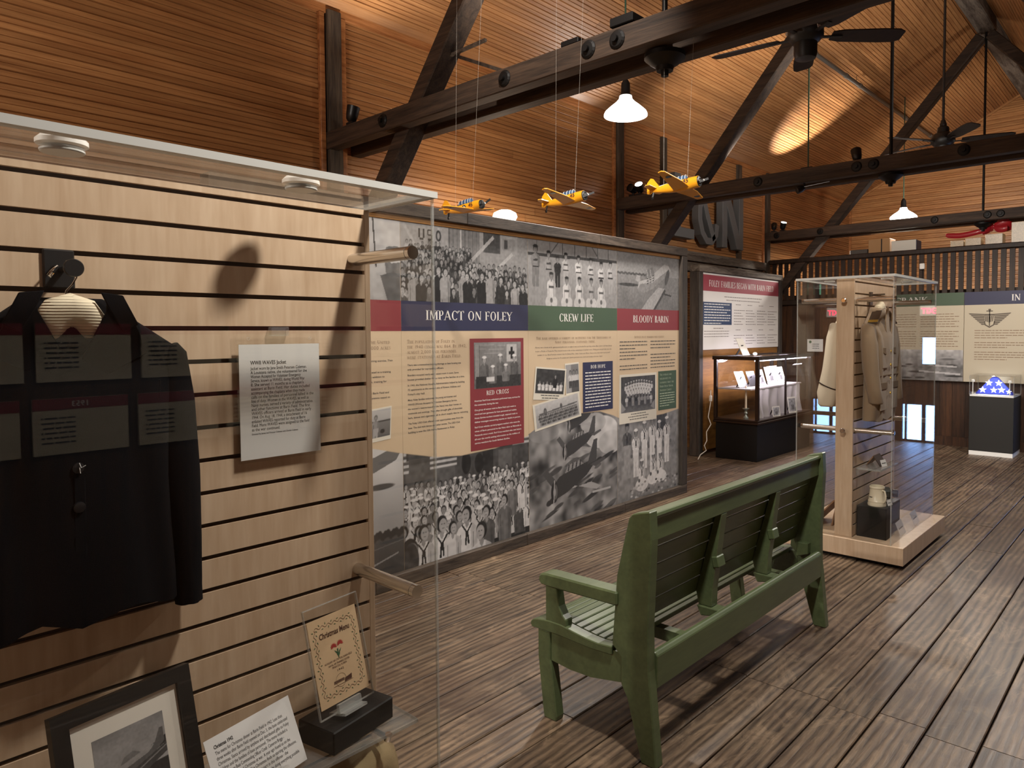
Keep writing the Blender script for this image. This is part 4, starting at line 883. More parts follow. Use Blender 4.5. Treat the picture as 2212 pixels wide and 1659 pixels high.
make('frame_post', B().box(PX-.07, PX+.035, 5.606, 5.70, .08, 2.187), MATS['frame_timber_up'], pn, bevel=.005)
make('inner_strip', B().box(PX-.004, PX+.008, Y0, 5.606, 2.158, 2.187), MATS['frame_inner_pine'], pn)
bands = ('band_red', 'band_navy', 'band_green', 'band_red'); sheets = []
for i, (a, c) in enumerate(cols):
    s_ = make('graphic_sheet', B().box(PX-.004, PX, a+.0008, c-.0008, .08, 2.158), MATS['panel_cream'], pn); sheets.append(s_)
    make('header_band', B().box(PX, PX+.0006, a+.0008, c-.0008, 1.511, 1.690), MATS[bands[i]], s_)
xq = PX+.0012; CRM = np.array(hexc('#c4ad90'))
words('IMPACT ON FOLEY', (xq, 2.705, 1.578), UY, VZ, .060, MATS['letter_white'], sheets[1], .745)
words('CREW LIFE', (xq, 3.938, 1.577), UY, VZ, .060, MATS['letter_white'], sheets[2], .412)
words('BLOODY BARIN', (xq, 4.88, 1.577), UY, VZ, .060, MATS['letter_white'], sheets[3], .55)
# ---- upper photographs
def add_top(i, p): pic_sheet('photo_print', sheets[i], (PX+.0007, cols[i][0]+.001, 1.690), UY, VZ, cols[i][1]-cols[i][0]-.002, .467, p)
def new_top(i, bg): return Pic(cols[i][1]-cols[i][0], .467, bg=bg)
p = new_top(0, .7); A_ = p.asp
p.grad(0, .55, 1, .78); p.poly([(A_-.24, .6), (A_-.20, .66), (A_-.05, .68), (A_, .66), (A_, .30), (A_-.10, .26), (A_-.22, .34)], .35); p.poly([(A_-.20, .60), (A_, .62), (A_, .48), (A_-.14, .46)], .72)
p.line((A_-.18, .555), (A_-.11, .56), .02, .1); p.line((A_-.11, .56), (A_-.15, .49), .02, .1); p.line((A_-.07, .555), (A_-.02, .56), .02, .1); p.line((A_-.07, .555), (A_-.07, .53), .02, .1); p.line((A_-.07, .53), (A_-.03, .50), .02, .1)
p.poly([(A_-.42, .22), (A_-.30, .30), (A_-.26, .05), (A_-.4, 0)], .6); p.poly([(A_-.30, .30), (A_-.10, .36), (A_, .30), (A_, .0), (A_-.2, 0)], .28); p.line((A_-.40, 1), (A_-.36, .4), .02, .15); p.noise(.05, .06, 3); add_top(0, p)
p = new_top(1, .58); A_ = p.asp; p.grad(.3, .46, 1, .60); p.rect(.78, 1.35, .55, 1, .42); p.rect(1.42, 1.75, .72, 1., .20); p.rect(1.80, 2.05, .78, .95, .5); p.rect(1.83, 1.9, .8, .93, .2); p.rect(2.1, A_, .3, 1, .5)
for k in range(8): p.line((.80+k*.07, .55), (.80+k*.07, 1), .012, .28)
p.line((1.0, 1.0), (1.0, .5), .03, .7); p.line((.62, .98), (.62, .55), .03, .72); p.line((1.15, .55), (1.62, .95), .05, .66); p.line((1.62, .45), (2.0, .74), .05, .68); p.line((.05, .98), (.3, .62), .04, .66)
for k, ch in enumerate('USO'):
    u = .30+k*.14; v = .86
    if ch == 'U': p.line((u, v+.08), (u, v-.04), .022, .12); p.line((u+.07, v+.08), (u+.07, v-.04), .022, .12); p.line((u, v-.05), (u+.07, v-.05), .022, .12)
    elif ch == 'S':
        for q, r_ in (((u+.06, v+.07), (u, v+.07)), ((u, v+.07), (u, v+.01)), ((u, v+.01), (u+.06, v+.01)), ((u+.06, v+.01), (u+.06, v-.05)), ((u+.06, v-.05), (u, v-.05))): p.line(q, r_, .022, .12)
    else: p.ell(u+.035, v+.01, .045, .075, .12); p.ell(u+.035, v+.01, .022, .045, .58)
r_ = random.Random(5)
for row in range(9):
    v = .74-row*.075; rr = .022+row*.0035
    u = r_.uniform(0, .06)
    while u < A_:
        if not (row < 3 and (u > 1.2 or u < .1)): p.person(u, v+r_.uniform(-.03, .03), rr*r_.uniform(.85, 1.1), top=r_.choice([.05, .08, .12, .2, .3, .62]), skin=r_.uniform(.4, .68), hair=.05, length=5, arms=False, wd=.9)
        u += rr*r_.uniform(2.0, 3.3)
for u, v, t in ((.62, .42, .03), (.72, .40, .55), (1.05, .40, .50), (1.12, .36, .04), (1.38, .38, .03), (1.55, .42, .55), (1.75, .34, .1), (2.05, .30, .6), (2.22, .26, .05), (.2, .34, .5), (.32, .30, .06)):
    p.person(u, v, .052, top=t, skin=.62, hair=.04, length=8, wd=.95, face=r_.choice((-1, 1)))
p.noise(.05, .03, 9); add_top(1, p)
p = new_top(2, .55); A_ = p.asp; p.grad(0, .5, 1, .58); p.line((0, .78), (A_, .80), .05, .18)
for k in range(8): p.line((.2+k*.3, .80), (.2+k*.3, 1), .015, .25)
p.line((.5, .8), (.7, 1), .02, .3); p.line((1.75, .8), (1.55, 1), .02, .3)
st_ = [(.17, .86, .058, .48), (.47, .80, .050, .62), (.68, .74, .045, .08), (.88, .80, .048, .74), (1.20, .78, .048, .8), (1.52, .76, .048, .7), (1.80, .72, .048, .74), (2.06, .74, .050, .66)]
for u, v, r2, t in st_: p.person(u, v, r2, top=t, skin=.55, hair=.06, cap=.07, pants=t*.85, length=6.4); p.line((u-.05, v-r2*2.9), (u+.05, v-r2*2.8), .03, t*.35); p.line((u-.07, v-r2*4.6), (u+.07, v-r2*4.6), .02, .1)
for k, (u, v) in enumerate(((.53, .47), (.90, .42), (1.22, .43), (1.53, .43), (1.80, .42))):
    p.person(u, v, .050, top=.80 if k != 3 else .6, skin=.5, hair=.06, cap=.07, length=7.5, wd=1.05); p.rect(u-.06, u+.06, v-.19, v-.155, .25); p.ell(u-.07, .06, .07, .09, .72); p.ell(u+.07, .06, .07, .09, .74); p.ell(u, .09, .03, .04, .3)
p.noise(.045, .035, 4); add_top(2, p)
p = new_top(3, .5); A_ = p.asp; p.grad(0, .38, .62, .44); p.grad(.62, .52, 1, .46); p.noise(.03, .25, 6)
for k in range(40): p.ell(k*.03, .63+.01*math.sin(k*1.7), .03, .018, .22)
p.ell(.35, .43, .3, .03, .15); p.poly([(.62, .36), (.66, .50), (.95, .56), (1.5, .86), (1.66, .84), (1.72, .76), (1.62, .66), (1.1, .38), (.8, .30)], .66); p.poly([(.62, .36), (.72, .46), (1.1, .50), (1.68, .78), (1.62, .66), (1.1, .38), (.8, .30)], .48)
p.poly([(.86, .56), (.92, .72), (1.10, .78), (1.18, .64)], .4); p.line((.92, .72), (.95, .57), .014, .75); p.line((1.02, .75), (1.06, .60), .014, .75); p.poly([(.55, .52), (.60, .62), (.70, .6), (.70, .48)], .6)
p.poly([(1.3, .42), (1.52, .40), (1.15, .0), (.75, .0), (.95, .18)], .6); p.poly([(1.52, .40), (1.56, .36), (1.2, .0), (1.13, .0)], .2); p.ell(1.60, .62, .06, .16, .25, -.4); p.line((1.5, .3), (1.75, .27), .03, .15)
for k, q in enumerate('393'):
    u = .92+k*.09; v = .47+k*.03
    for dv in (0, .045, .09): p.line((u, v+dv), (u+.05, v+dv+.015), .016, .08)
    p.line((u+.05, v+.015), (u+.05, v+.105), .016, .08)
    if q == '9': p.line((u, v+.05), (u, v+.09), .016, .08)
p.noise(.05, .03, 5); add_top(3, p)
# ---- lower photographs, the cream field dips into them in a wave
WY = [1.47, 2.0, 2.315, 2.513, 2.763, 2.977, 3.277, 3.598, 3.60, 3.72, 3.876, 4.15, 4.425, 4.60, 4.68, 5.082, 5.35, 5.604]
WZ = [.90, .88, .837, .785, .729, .709, .718, .765, .775, .825, .861, .875, .867, .82, .79, .758, .765, .79]
def add_low(i, p):
    a, c = cols[i]; H = .80; ys = np.linspace(a, c, p.w); zs_ = .08+np.linspace(0, H, p.h); wz = np.interp(ys, WY, WZ)
    k = np.clip((zs_[:, None]-wz[None])/.004+.5, 0, 1); pic_sheet('photo_print', sheets[i], (PX+.0007, a+.001, .0805), UY, VZ, c-a-.002, H, p, k, CRM)
def new_low(i, bg): return Pic(cols[i][1]-cols[i][0], .80, bg=bg)
p = new_low(0, .7); A_ = p.asp; p.grad(.28, .6, 1, .82); p.noise(.07, .2, 8); p.grad(0, .16, .3, .24)
for k in range(60): p.ell(k*.024, .30+.012*math.sin(k*2.1)+.004*k/60, .02, .03, .12)
p.poly([(A_-.5, .8), (A_-.1, .93), (A_-.02, .90), (A_-.06, .84), (A_-.5, .68)], .35); p.ell(A_-.2, .66, .12, .022, .22); p.line((A_-.3, .09), (A_-.05, .15), .012, .5); p.line((A_-.35, .2), (A_, .24), .006, .35); add_low(0, p)
p = new_low(1, .14); A_ = p.asp; p.grad(0, .08, .6, .12); p.rect(0, A_, .6, 1, .2); p.rect(.02, .5, .55, .78, .27)
def flag(u0, u1, v0, v1):
    n = 9
    for k in range(n): p.rect(u0, u1, v0+(v1-v0)*k/n, v0+(v1-v0)*(k+1)/n, .72 if k % 2 == 0 else .25)
    p.rect(u0+(u1-u0)*.55, u1, v0+(v1-v0)*.45, v1, .16)
flag(.0, .05, .72, .92); flag(.25, .52, .72, .9); flag(1.15, 1.36, .80, 1.); p.rect(.8, .92, .58, .86, .10); p.rect(.98, 1.14, .62, .78, .3); p.ell(.62, .72, .05, .09, .05); p.ell(.76, .70, .05, .08, .05)
rr_ = random.Random(11)
for row in range(6):
    v = .60-row*.065; rad = .020+row*.0042; u = rr_.uniform(.0, .04)
    while u < A_:
        wm_ = rr_.random() < .35; p.person(u, v+rr_.uniform(-.025, .025), rad*rr_.uniform(.9, 1.1), top=rr_.choice([.35, .5, .22]) if wm_ else rr_.uniform(.7, .85), skin=rr_.uniform(.45, .7), hair=.06, cap=None if wm_ or rr_.random() < .5 else .88, tie=None if wm_ else .06, length=6, face=rr_.choice((-1, 0, 1))); u += rad*rr_.uniform(2.2, 3.4)
for u, v, rd, t, ti in ((1.14, .46, .034, .4, None), (1.27, .50, .034, .82, .08), (1.05, .34, .045, .35, None), (.36, .27, .062, .86, .05), (.18, .24, .058, .84, .05), (.62, .30, .06, .85, .05), (.47, .22, .048, .8, None), (.84, .28, .05, .3, None), (.05, .12, .09, .86, None), (.78, .13, .07, .8, None)): p.person(u, v, rd, top=t, skin=.62, hair=.07, tie=ti, length=8, face=1 if u < .5 else -1)
p.ell(.06, .05, .075, .14, .14); p.noise(.05, .03, 12); add_low(1, p)
p = new_low(2, .4); A_ = p.asp; p.noise(.22, .14, 21); p.noise(.12, .06, 22)
for u, v, ru, rv, c in ((1.05, .78, .28, .16, .78), (1.2, .66, .2, .12, .72), (.92, .88, .2, .1, .66), (.2, .85, .2, .08, .5), (.7, .62, .18, .05, .6)): p.ell(u, v, ru, rv, c)
p.noise(.10, .08, 23)
for k in range(30): u, v = rng.uniform(0, A_), rng.uniform(0, .55); p.ell(u, v, rng.uniform(.04, .16), rng.uniform(.01, .03), rng.uniform(.12, .3), .3)
p.noise(.06, .05, 24)
def plane(u, v, s, c):
    P = lambda x, y: (u+s*x, v+s*(y+.16*x))
    p.poly([P(-.48, .30), P(-.40, .34), P(-.12, .02), P(-.22, -.02)], c*1.5); p.poly([P(-.12, -.04), P(.1, -.02), P(.62, -.24), P(.72, -.22), P(.5, -.1)], .62)
    p.poly([P(-.26, .10), P(-.16, .17), P(.1, .2), P(.55, .2), P(.62, .16), P(.4, .02), P(.0, -.08), P(-.2, -.1)], c); p.poly([P(.42, .16), P(.56, .46), P(.64, .46), P(.62, .16)], c*1.4); p.poly([P(.48, .14), P(.8, .16), P(.82, .12), P(.6, .08)], c*1.6)
    p.poly([P(-.05, .18), P(.02, .27), P(.24, .27), P(.34, .2)], .5)
    for k in range(4): p.line(P(.02+k*.08, .19), P(.04+k*.08, .27), .012*s*2, .12)
    p.ell(*P(-.25, .0), .07*s, .135*s, .08); p.ell(*P(-.235, .0), .045*s, .10*s, .3); p.ell(*P(-.25, .0), .025*s, .05*s, .55); p.line(P(-.27, -.16), P(-.25, .16), .012, .6)
plane(.66, .90, .42, .17); plane(.62, .66, .52, .17); plane(.52, .32, .72, .15); p.line((.9, .2), (1.2, .2), .02, .68); add_low(2, p)
p = new_low(3, .48); A_ = p.asp; p.noise(.09, .05, 31); p.rect(.72, .95, .6, 1, .2); p.line((.72, .55), (.72, 1), .02, .6); p.line((.95, .55), (.95, 1), .03, .62); p.grad(0, .4, .12, .5)
p.person(.17, .77, .042, top=.28, skin=.45, hair=.08, cap=.12, tie=.12, pants=.55, length=8.2, wd=1.05)
for u, v in ((.33, .70), (.49, .77), (.64, .80), (.78, .75), (.93, .78)): p.person(u, v, .038, top=.88, skin=.45, hair=.08, cap=.9, tie=.08, pants=.86, length=8); p.ell(u-.08, v-.24, .02, .022, .3); p.ell(u+.08, v-.24, .02, .022, .3)
for u, v in ((.44, .37), (.66, .41), (.80, .41)): p.person(u, v, .036, top=.88, skin=.45, hair=.08, cap=.9, tie=.08, length=6); p.ell(u, v-.24, .12, .07, .86); p.ell(u-.05, v-.19, .02, .02, .3)
p.noise(.05, .028, 33)
for k in range(60): p.ell(rng.uniform(.2, A_), rng.uniform(0, .16), .02, .012, rng.uniform(.2, .8))
add_low(3, p)
# ---- words
tx = B(); cap_ = B(); lt = B()
for i, s in enumerate(('The population of Foley in', 'the 1940 census was 864. By 1942,', 'almost 2,000 base personnel', 'were stationed at Barin Field.')): serif(cap_, s, (xq, 2.562, 1.437-i*.0312), UY, VZ, .0205, width=len(s)*.0142)
bt = ['There was a tremendous housing shortage as base housing was', 'only provided for top-ranking officers.', '', 'Boarders occupied nearly every vacant room in town. Some', 'houses provided shelter for as many as five families at a time.', '', 'In 1943, the National Housing Administration helped by building', '72 apartments at the current site of Riviera Utilities and', "Foley's city hall.", '', 'Many Foley families welcomed the young servicemen and', 'WAVES (Women Accepted for Volunteer Emergency Service,', "the women's reserve branch of the Navy) into their homes on", 'weekends and evenings. They often brought gifts of chocolate', 'bars, tissues and cigarettes, all in short supply due to rationing.', '', 'The Foley USO Club offered social opportunities away from the', 'base. The club held dances and other events. The USO Club', 'building is now the Gift Horse Restaurant in Foley.']
zc = 1.302
for s in bt:
    if s: text(tx, s, (xq, 2.562, zc), UY, VZ, .0155, width=len(s)*.0071, bold=.0002); zc -= .0268
    else: zc -= .0075
for s, y, z in (('the United', 2.300, 1.437), ('1,000 acres', 2.290, 1.405)): serif(cap_, s, (xq, y, z), UY, VZ, .0205, width=len(s)*.0142)
for s, z in (('raining exercise. Then', 1.335), ('ivated as a training', 1.270), ('in addition to', 1.243), ('ns, training for', 1.215), ('at Barin Field and', 1.150), ('perations ceased on', 1.122)): text(tx, s, (xq, 2.30, z), UY, VZ, .0155, width=len(s)*.0071, bold=.0002)
for s, z, wd in (('The base offered a variety of activities for the thousands of', 1.447, .885), ('Navy personnel stationed there.', 1.417, .48)): serif(cap_, s, (xq, 4.131, z), UY, VZ, .0185, 'CENTER', width=wd)
for s, z, wd in (('Movies were shown at the gymnasium/auditorium on nights it was not booked for sporting events. Base crews could take liberty', 1.384, .905), ('boats to Mobile or Pensacola. They enjoyed access to the on-base swimming pool and ball courts. Fishing gear and golf clubs were also', 1.357, .90), ('available for use. Barin Field also included clubs for Enlisted Men, Chiefs, Cadets and Officers. Dances were often held on-post as well.', 1.330, .86), ('Religious services for Protestant and Catholic personnel were held each Sunday in the base chapel.', 1.303, .66)): text(tx, s, (xq, 4.13, z), UY, VZ, .0145, 'CENTER', width=wd, res=1)
serif(cap_, 'Intense pilot training was costly.', (xq, 5.13, 1.446), UY, VZ, .0185, 'CENTER', width=.46)
for k, y in ((0, 4.69), (1, 5.14)):
    for i in range(9):
        if (k == 0 and i == 6) or (k == 1 and i == 3): continue
        greek(tx, (xq, y, 1.412-i*.0285), UY, VZ, .40 if i not in (5, 2) else .22+.1*k, .011, i+20*k)
make('small_print', tx, MATS['ink_grey'], sheets[1]); make('small_capitals', cap_, MATS['ink_taupe'], sheets[1])
# cards and snapshots
def card(i, y0, y1, z0, z1, m): return make('print_card', B().box(PX+.0008, PX+.0022, y0, y1, z0, z1), MATS[m], sheets[i])
x2 = PX+.0027
k1 = card(1, 3.058, 3.556, .725, 1.460, 'band_red')
p = Pic(.435, .303, .0042, .5); A_ = p.asp; p.grad(0, .3, 1, .5); p.line((.02, .95), (.95, .93), .012, .62); p.line((.05, .86), (.9, .84), .012, .6); p.line((.05, .77), (.8, .76), .012, .6); p.rect(.98, 1.3, .56, .95, .72); p.rect(1.05, 1.23, .72, .79, .05); p.rect(1.105, 1.175, .62, .89, .05)
for k in range(9): p.line((.03+k*.014, .2), (.03+k*.014, .95), .009, .75 if k % 2 else .25)
for u, v, t in ((.30, .62, .33), (.78, .66, .36), (1.22, .64, .3)): p.person(u, v, .07, top=t, skin=.62, hair=.1, cap=.9, length=8)
p.rect(.05, A_, 0, .26, .13)
for u, v in ((.55, .42), (.95, .44)): p.person(u, v, .065, top=.4, skin=.62, hair=.1, cap=.9, length=5)
p.rect(.36, .6, .14, .24, .85); p.noise(.04, .04, 41); pic_sheet('photo_print', k1, (PX+.0024, 3.092, 1.130), UY, VZ, .436, .304, p)
words('RED CROSS', (x2, 3.305, 1.083), UY, VZ, .030, MATS['letter_white'], k1, .21, 'CENTER', 'card_heading'); b = B()
rc = ['American Red Cross volunteers performed many services for', 'the community during the war.', '', 'One group of women went to Barin Field each week to', 'mend and sew garments for base personnel and cadets.', 'Home Service workers traveled rough, unpaved roads to', 'deliver messages concerning injuries or deaths in person.', '', 'Red Cross vehicles carried pregnant mothers who were the', 'wives of Barin personnel to the Navy clinic at Mainside in', 'Pensacola once a week. Red Cross members also sent letters', 'all over the world seeking information on the welfare of', 'service members for South Baldwin families.']; zc = 1.046
for s in rc:
    if s: text(b, s, (x2, 3.092, zc), UY, VZ, .0155, width=len(s)*.0075, bold=.0002); zc -= .0262
    else: zc -= .008
make('card_text', b, MATS['letter_white'], k1, kind='stuff')
k2 = card(2, 4.212, 4.594, .877, 1.264, 'band_navy'); words('BOB HOPE', (x2, 4.403, 1.213), UY, VZ, .028, MATS['letter_white'], k2, .19, 'CENTER', 'card_heading'); b = B()
for i in range(12): greek(b, (x2, 4.24, 1.178-i*.0245), UY, VZ, .325 if i < 11 else .29, .0125, 60+i)
make('card_text', b, MATS['letter_white'], k2, kind='stuff')
k3 = card(3, 5.262, 5.556, .802, 1.148, 'band_green'); b = B()
for i, s in enumerate(('The courage and', 'willingness to', 'sacrifice that the', 'Barin Field Naval', 'Aviation Cadets')): serif(b, s, (x2, 5.285, 1.108-i*.0345), UY, VZ, .0185, width=len(s)*.0128)
for i in range(6): greek(b, (x2, 5.285, .945-i*.022), UY, VZ, .24 if i < 5 else .15, .011, 80+i)
make('card_text', b, mat('card_sage', '#a9b39a', .5), k3)
def snap(i, c4, p, dn=.0):
    """tilted snapshot with white border: c4 = bottom-left, bottom-right, top-left corners in (Y, z)"""
    o = Vector((PX+.0024+dn, *c4[0])); e1 = Vector((0, c4[1][0]-c4[0][0], c4[1][1]-c4[0][1])); e2 = Vector((0, c4[2][0]-c4[0][0], c4[2][1]-c4[0][1]))
    b = B().add([o+e1*a+e2*c+Vector((d, 0, 0)) for d in (-.001, .0004) for a, c in ((0, 0), (1, 0), (1, 1), (0, 1))], [(0, 1, 2, 3), (4, 5, 6, 7), (0, 1, 5, 4), (1, 2, 6, 5), (2, 3, 7, 6), (3, 0, 4, 7)])
    s_ = make('snapshot', b, MATS['photo_white'], sheets[i]); w_, h_ = e1.length, e2.length; bo = c4[3] if len(c4) > 3 else .1
    pic_sheet('photo_print', s_, o+e1*.04+e2*bo+Vector((.0007, 0, 0)), e1.normalized(), e2.normalized(), w_*.92, h_*(.95-bo), p)
    return s_
p = Pic(.30, .2, .0045, .16); p.noise(.05, .1, 50)
for k in range(7): p.person(.2+k*.19, .46-.03*(k % 2), .05, top=.85, skin=.5, length=4); p.rect(.12+k*.19, .27+k*.19, .12, .26, .88)
p.person(1.0, .72, .06, top=.05, skin=.55, length=8); snap(2, ((3.650, 1.019), (3.986, .987), (3.679, 1.254), .2), p, .0008)
p = Pic(.16, .22, .0045, .4); p.grad(0, .25, 1, .45); p.rect(0, .3, 0, 1, .6)
for u in (.25, .45, .62): p.person(u, .72, .07, top=.8, skin=.5, pants=.2, length=5.2)
snap(2, ((4.010, 1.027), (4.173, 1.035), (3.998, 1.262), .05), p)
p = Pic(.49, .19, .0045, .62); p.grad(.55, .68, 1, .76); p.noise(.04, .1, 51); p.ell(.55, .62, .09, .16, .2); p.ell(.55, .62, .05, .1, .4); p.ell(1.5, .66, .07, .12, .25); p.line((.2, .56), (2.5, .62), .06, .3)
for row in range(3):
    for k in range(22): p.person(.2+k*.105+row*.03, .48-row*.13, .034, top=.2+.12*((k+row) % 3), skin=.4, cap=.2, length=4.5, arms=False)
snap(2, ((3.668, .787), (4.189, .854), (3.643, .979), .08), p, .0014)
p = Pic(.50, .33, .0045, .2); p.grad(0, .35, .3, .18); p.noise(.05, .06, 52)
for row in range(3):
    for k in range(11-row): p.person(.20+k*.115+row*.05, .78-row*.1+.08*math.sin((k+row*.5)/10*math.pi), .032, top=.8, skin=.5, cap=.88, tie=None, length=5, arms=False)
for k in range(9): p.person(.24+k*.135, .46, .036, top=.75 if k in (0, 8) else (.1 if k in (1, 3) else .5), skin=.5, pants=.2 if k % 2 else .5, length=5.2)
p.poly([(0, 0), (0, .3), (.2, .1)], .5); p.poly([(1.5, 0), (1.5, .3), (1.3, .1)], .5); snap(3, ((4.681, .735), (5.230, .733), (4.684, 1.144), .22), p)
b = B()
for s, yy, z, wd in (('Chief of Naval Aviation', 0, 0, 0),)[:0]: pass
for i, wd in enumerate((.22, .30, .26)): greek(b, (PX+.0035, 4.955-wd/2, .803-i*.022), UY, VZ, wd, .009, 90+i)
for i, wd in enumerate((.20, .18)): greek(b, (PX+.0046, 3.83-wd/2, 1.043-i*.02), (0, .9955, -.095), VZ, wd, .009, 95+i)
make('captions', b, MATS['ink_grey'], sheets[3])
p = Pic(.15, .16, .0045, .5); p.grad(0, .3, .55, .4); p.grad(.55, .62, 1, .7); p.line((0, .58), (1, .58), .05, .2); p.person(.30, .72, .085, top=.5, skin=.5, pants=.6, length=6); p.ell(.6, .2, .1, .08, .1); snap(0, ((2.275, .870), (2.435, .883), (2.285, 1.062), .12), p)
# ------------------------------------------------------------------ picture in the small frame
fr, u0, u1, v0, v1 = FRAME_PHOTO; c_, U_, V_, N_ = fr
p = Pic(u1-u0, v1-v0, .0011, .5); A_ = p.asp; p.grad(.2, .62, 1, .46); p.noise(.05, .25, 61); p.poly([(0, .32), (A_, .62), (A_, .5), (0, .2)], .12); p.rect(0, A_, 0, .28, .1)
p.poly([(.10, .10), (.08, .30), (.14, .42), (.5, .50), (.9, .56), (1.0, .76), (1.06, .76), (1.06, .54), (.8, .36), (.4, .2)], .3); p.poly([(.14, .42), (.5, .50), (.9, .56), (.8, .47), (.4, .38), (.12, .34)], .55); p.poly([(.35, .46), (.42, .56), (.56, .60), (.68, .53)], .4); p.ell(.11, .22, .05, .17, .06); p.ell(.11, .22, .03, .1, .3); p.poly([(.2, .2), (A_, .5), (A_, .36), (.4, .08)], .2); p.line((.2, .12), (A_, .46), .02, .45); p.noise(.03, .03, 62)
pic_sheet('photo_print', pf, c_+U_*u0+V_*v0+N_*.0034, U_, V_, u1-u0, v1-v0, p)

# ------------------------------------------------------------------ wall panel headed Foley families
FX = -4.30
fp = thing('wall_panel', 'white exhibit board headed Foley Families Began With Barin Field', 'exhibit panel', (FX, 8.6, 0))
make('pine_back', B().box(FX-.05, FX-.02, 7.50, 9.70, .05, 2.2), MATS['frame_inner_pine'], fp)
make('frame_beam', B().box(FX-.12, FX+.02, 7.43, 9.765, 2.212, 2.29), MATS['old_timber_along'], fp, bevel=.006)
for y in (7.43, 9.665): make('frame_post', B().box(FX-.12, FX+.015, y, y+.09, 0, 2.212), MATS['frame_timber_up'], fp, bevel=.006)
wb_ = make('white_board', B().box(FX-.02, FX-.006, 7.522, 9.662, 1.275, 2.205), mat('board_white', '#d8d2cc', .5), fp)
make('header_band', B().box(FX-.006, FX-.0052, 7.522, 9.662, 1.988, 2.185), mat('band_rose', '#93404a', .5), wb_)
xq = FX-.0046; words('FOLEY FAMILIES BEGAN WITH BARIN FIELD', (xq, 7.69, 2.045), UY, VZ, .078, MATS['letter_white'], wb_, 1.82)
bb = make('blue_box', B().box(FX-.006, FX-.0052, 7.55, 8.272, 1.578, 1.856), mat('box_blue', '#34425f', .5), wb_)
b = B()
for i, L_ in enumerate((.64, .48, .66, .58, .66, .66, .64, .42)): greek(b, (xq, 7.575, 1.826-i*.0335), UY, VZ, L_, .017, 100+i)
make('box_text', b, MATS['letter_white'], bb)
b = B()
for i, L_ in enumerate((1.05, .95)): greek(b, (xq, 8.6-L_/2, 1.925-i*.04), UY, VZ, L_, .016, 110+i)
for k in range(4):
    y = 8.33+k*.33
    for i in range(15):
        if i in (1, 8, 10): continue
        greek(b, (xq, y+(.05 if i in (0, 9) else 0), 1.835-i*.036), UY, VZ, .14 if i in (0, 9) else .20+.05*((i*7+k) % 3), .013, 130+i+k*20)
for i in range(3): greek(b, (xq, 7.57, 1.495-i*.033), UY, VZ, .63, .014, 220+i)
greek(b, (xq, 7.80, 1.53), UY, VZ, .25, .016, 230); make('small_print', b, mat('ink_pale', '#8d8480', .6), wb_)

# ------------------------------------------------------------------ lit glass showcase
mat('mahogany', '#1b0f0a', .3, coat=.3); mat('cloth_grey', '#9a938f', .9, bump=.2, bscale=200); mat('silver', '#c9c9cf', .2, 1.)
vx0, vx1, vy0, vy1 = -4.14, -3.575, 7.506, 9.07
vc = thing('showcase', 'dark mahogany glass showcase with lit shelf standing on a black base', 'showcase', ((vx0+vx1)/2, (vy0+vy1)/2, 0))
make('base', B().box(vx0+.02, vx1-.02, vy0+.02, vy1-.02, 0, .425), MATS['case_black'], vc, bevel=.004)
make('sill_moulding', B().box(vx0-.006, vx1+.006, vy0-.006, vy1+.006, .425, .452).box(vx0, vx1, vy0, vy1, .452, .478), MATS['mahogany'], vc, bevel=.006)
for x in (vx0, vx1-.04):
    for y in (vy0, vy1-.04): make('corner_post', B().box(x, x+.04, y, y+.04, .478, 1.165), MATS['mahogany'], vc, bevel=.003)
make('mullion', B().box(vx1-.022, vx1-.004, 8.262, 8.284, .478, 1.165), MATS['mahogany'], vc)
make('top_frame', B().box(vx0-.012, vx1+.012, vy0-.012, vy0+.045, 1.165, 1.208).box(vx0-.012, vx1+.012, vy1-.045, vy1+.012, 1.165, 1.208).box(vx0-.012, vx0+.045, vy0+.045, vy1-.045, 1.165, 1.208).box(vx1-.045, vx1+.012, vy0+.045, vy1-.045, 1.165, 1.208), MATS['mahogany'], vc, bevel=.005)
for bx_ in ((vx0+.04, vx1-.04, vy0+.012, vy0+.017), (vx0+.04, vx1-.04, vy1-.017, vy1-.012)): make('glass_pane', B().box(*bx_, .478, 1.165), MATS['acrylic'], vc)
for y0, y1 in ((vy0+.04, 8.262), (8.284, vy1-.04)): make('glass_pane', B().box(vx1-.017, vx1-.012, y0, y1, .478, 1.165), MATS['acrylic'], vc)
make('glass_top', B().box(vx0+.045, vx1-.045, vy0+.045, vy1-.045, 1.19, 1.198), MATS['glass_shelf'], vc)
make('back_pane', B().box(vx0+.012, vx0+.017, vy0+.04, vy1-.04, .478, 1.165), MATS['acrylic'], vc)
make('inner_shelf', B().box(vx0+.03, vx1-.12, vy0+.06, vy1-.06, .815, .83), MATS['cloth_grey'], vc)
make('light_strip', B().box(vx1-.075, vx1-.05, vy0+.06, vy1-.06, 1.150, 1.163), glow('showcase_led', (.93, .84, 1.0), 14.), vc)
make('corner_led', B().lathe((vx0+.07, vy0+.07, 1.15), [(.018, 0), (.018, .012)], 12), MATS['showcase_led'], vc)
for y in (7.9, 8.65): lamp('showcase_light', 'AREA', (-3.68, y, 1.145), 9, (.93, .84, 1.0), .25, (-3.9, y, .8))
g = []
for i in range(15):
    row = []; z = .832-.026*i
    for j in range(40):
        y = 7.72+j*.032; f = i/14; row.append((-3.70+.035*math.sin(j*.9)*f+.02*math.sin(j*.37)*f+.01*f, y+.01*math.sin(i*.6), z if i else .832))
    g.append(row)
top_ = [[(-3.95, 7.72+j*.032, .833) for j in range(40)], g[0]]
make('cloth_drape', B().sheet(top_+g[1:]), MATS['cloth_grey'], label='pale grey cloth draped over the showcase shelf', cat='cloth', smooth=True, angle=80)
k = 0
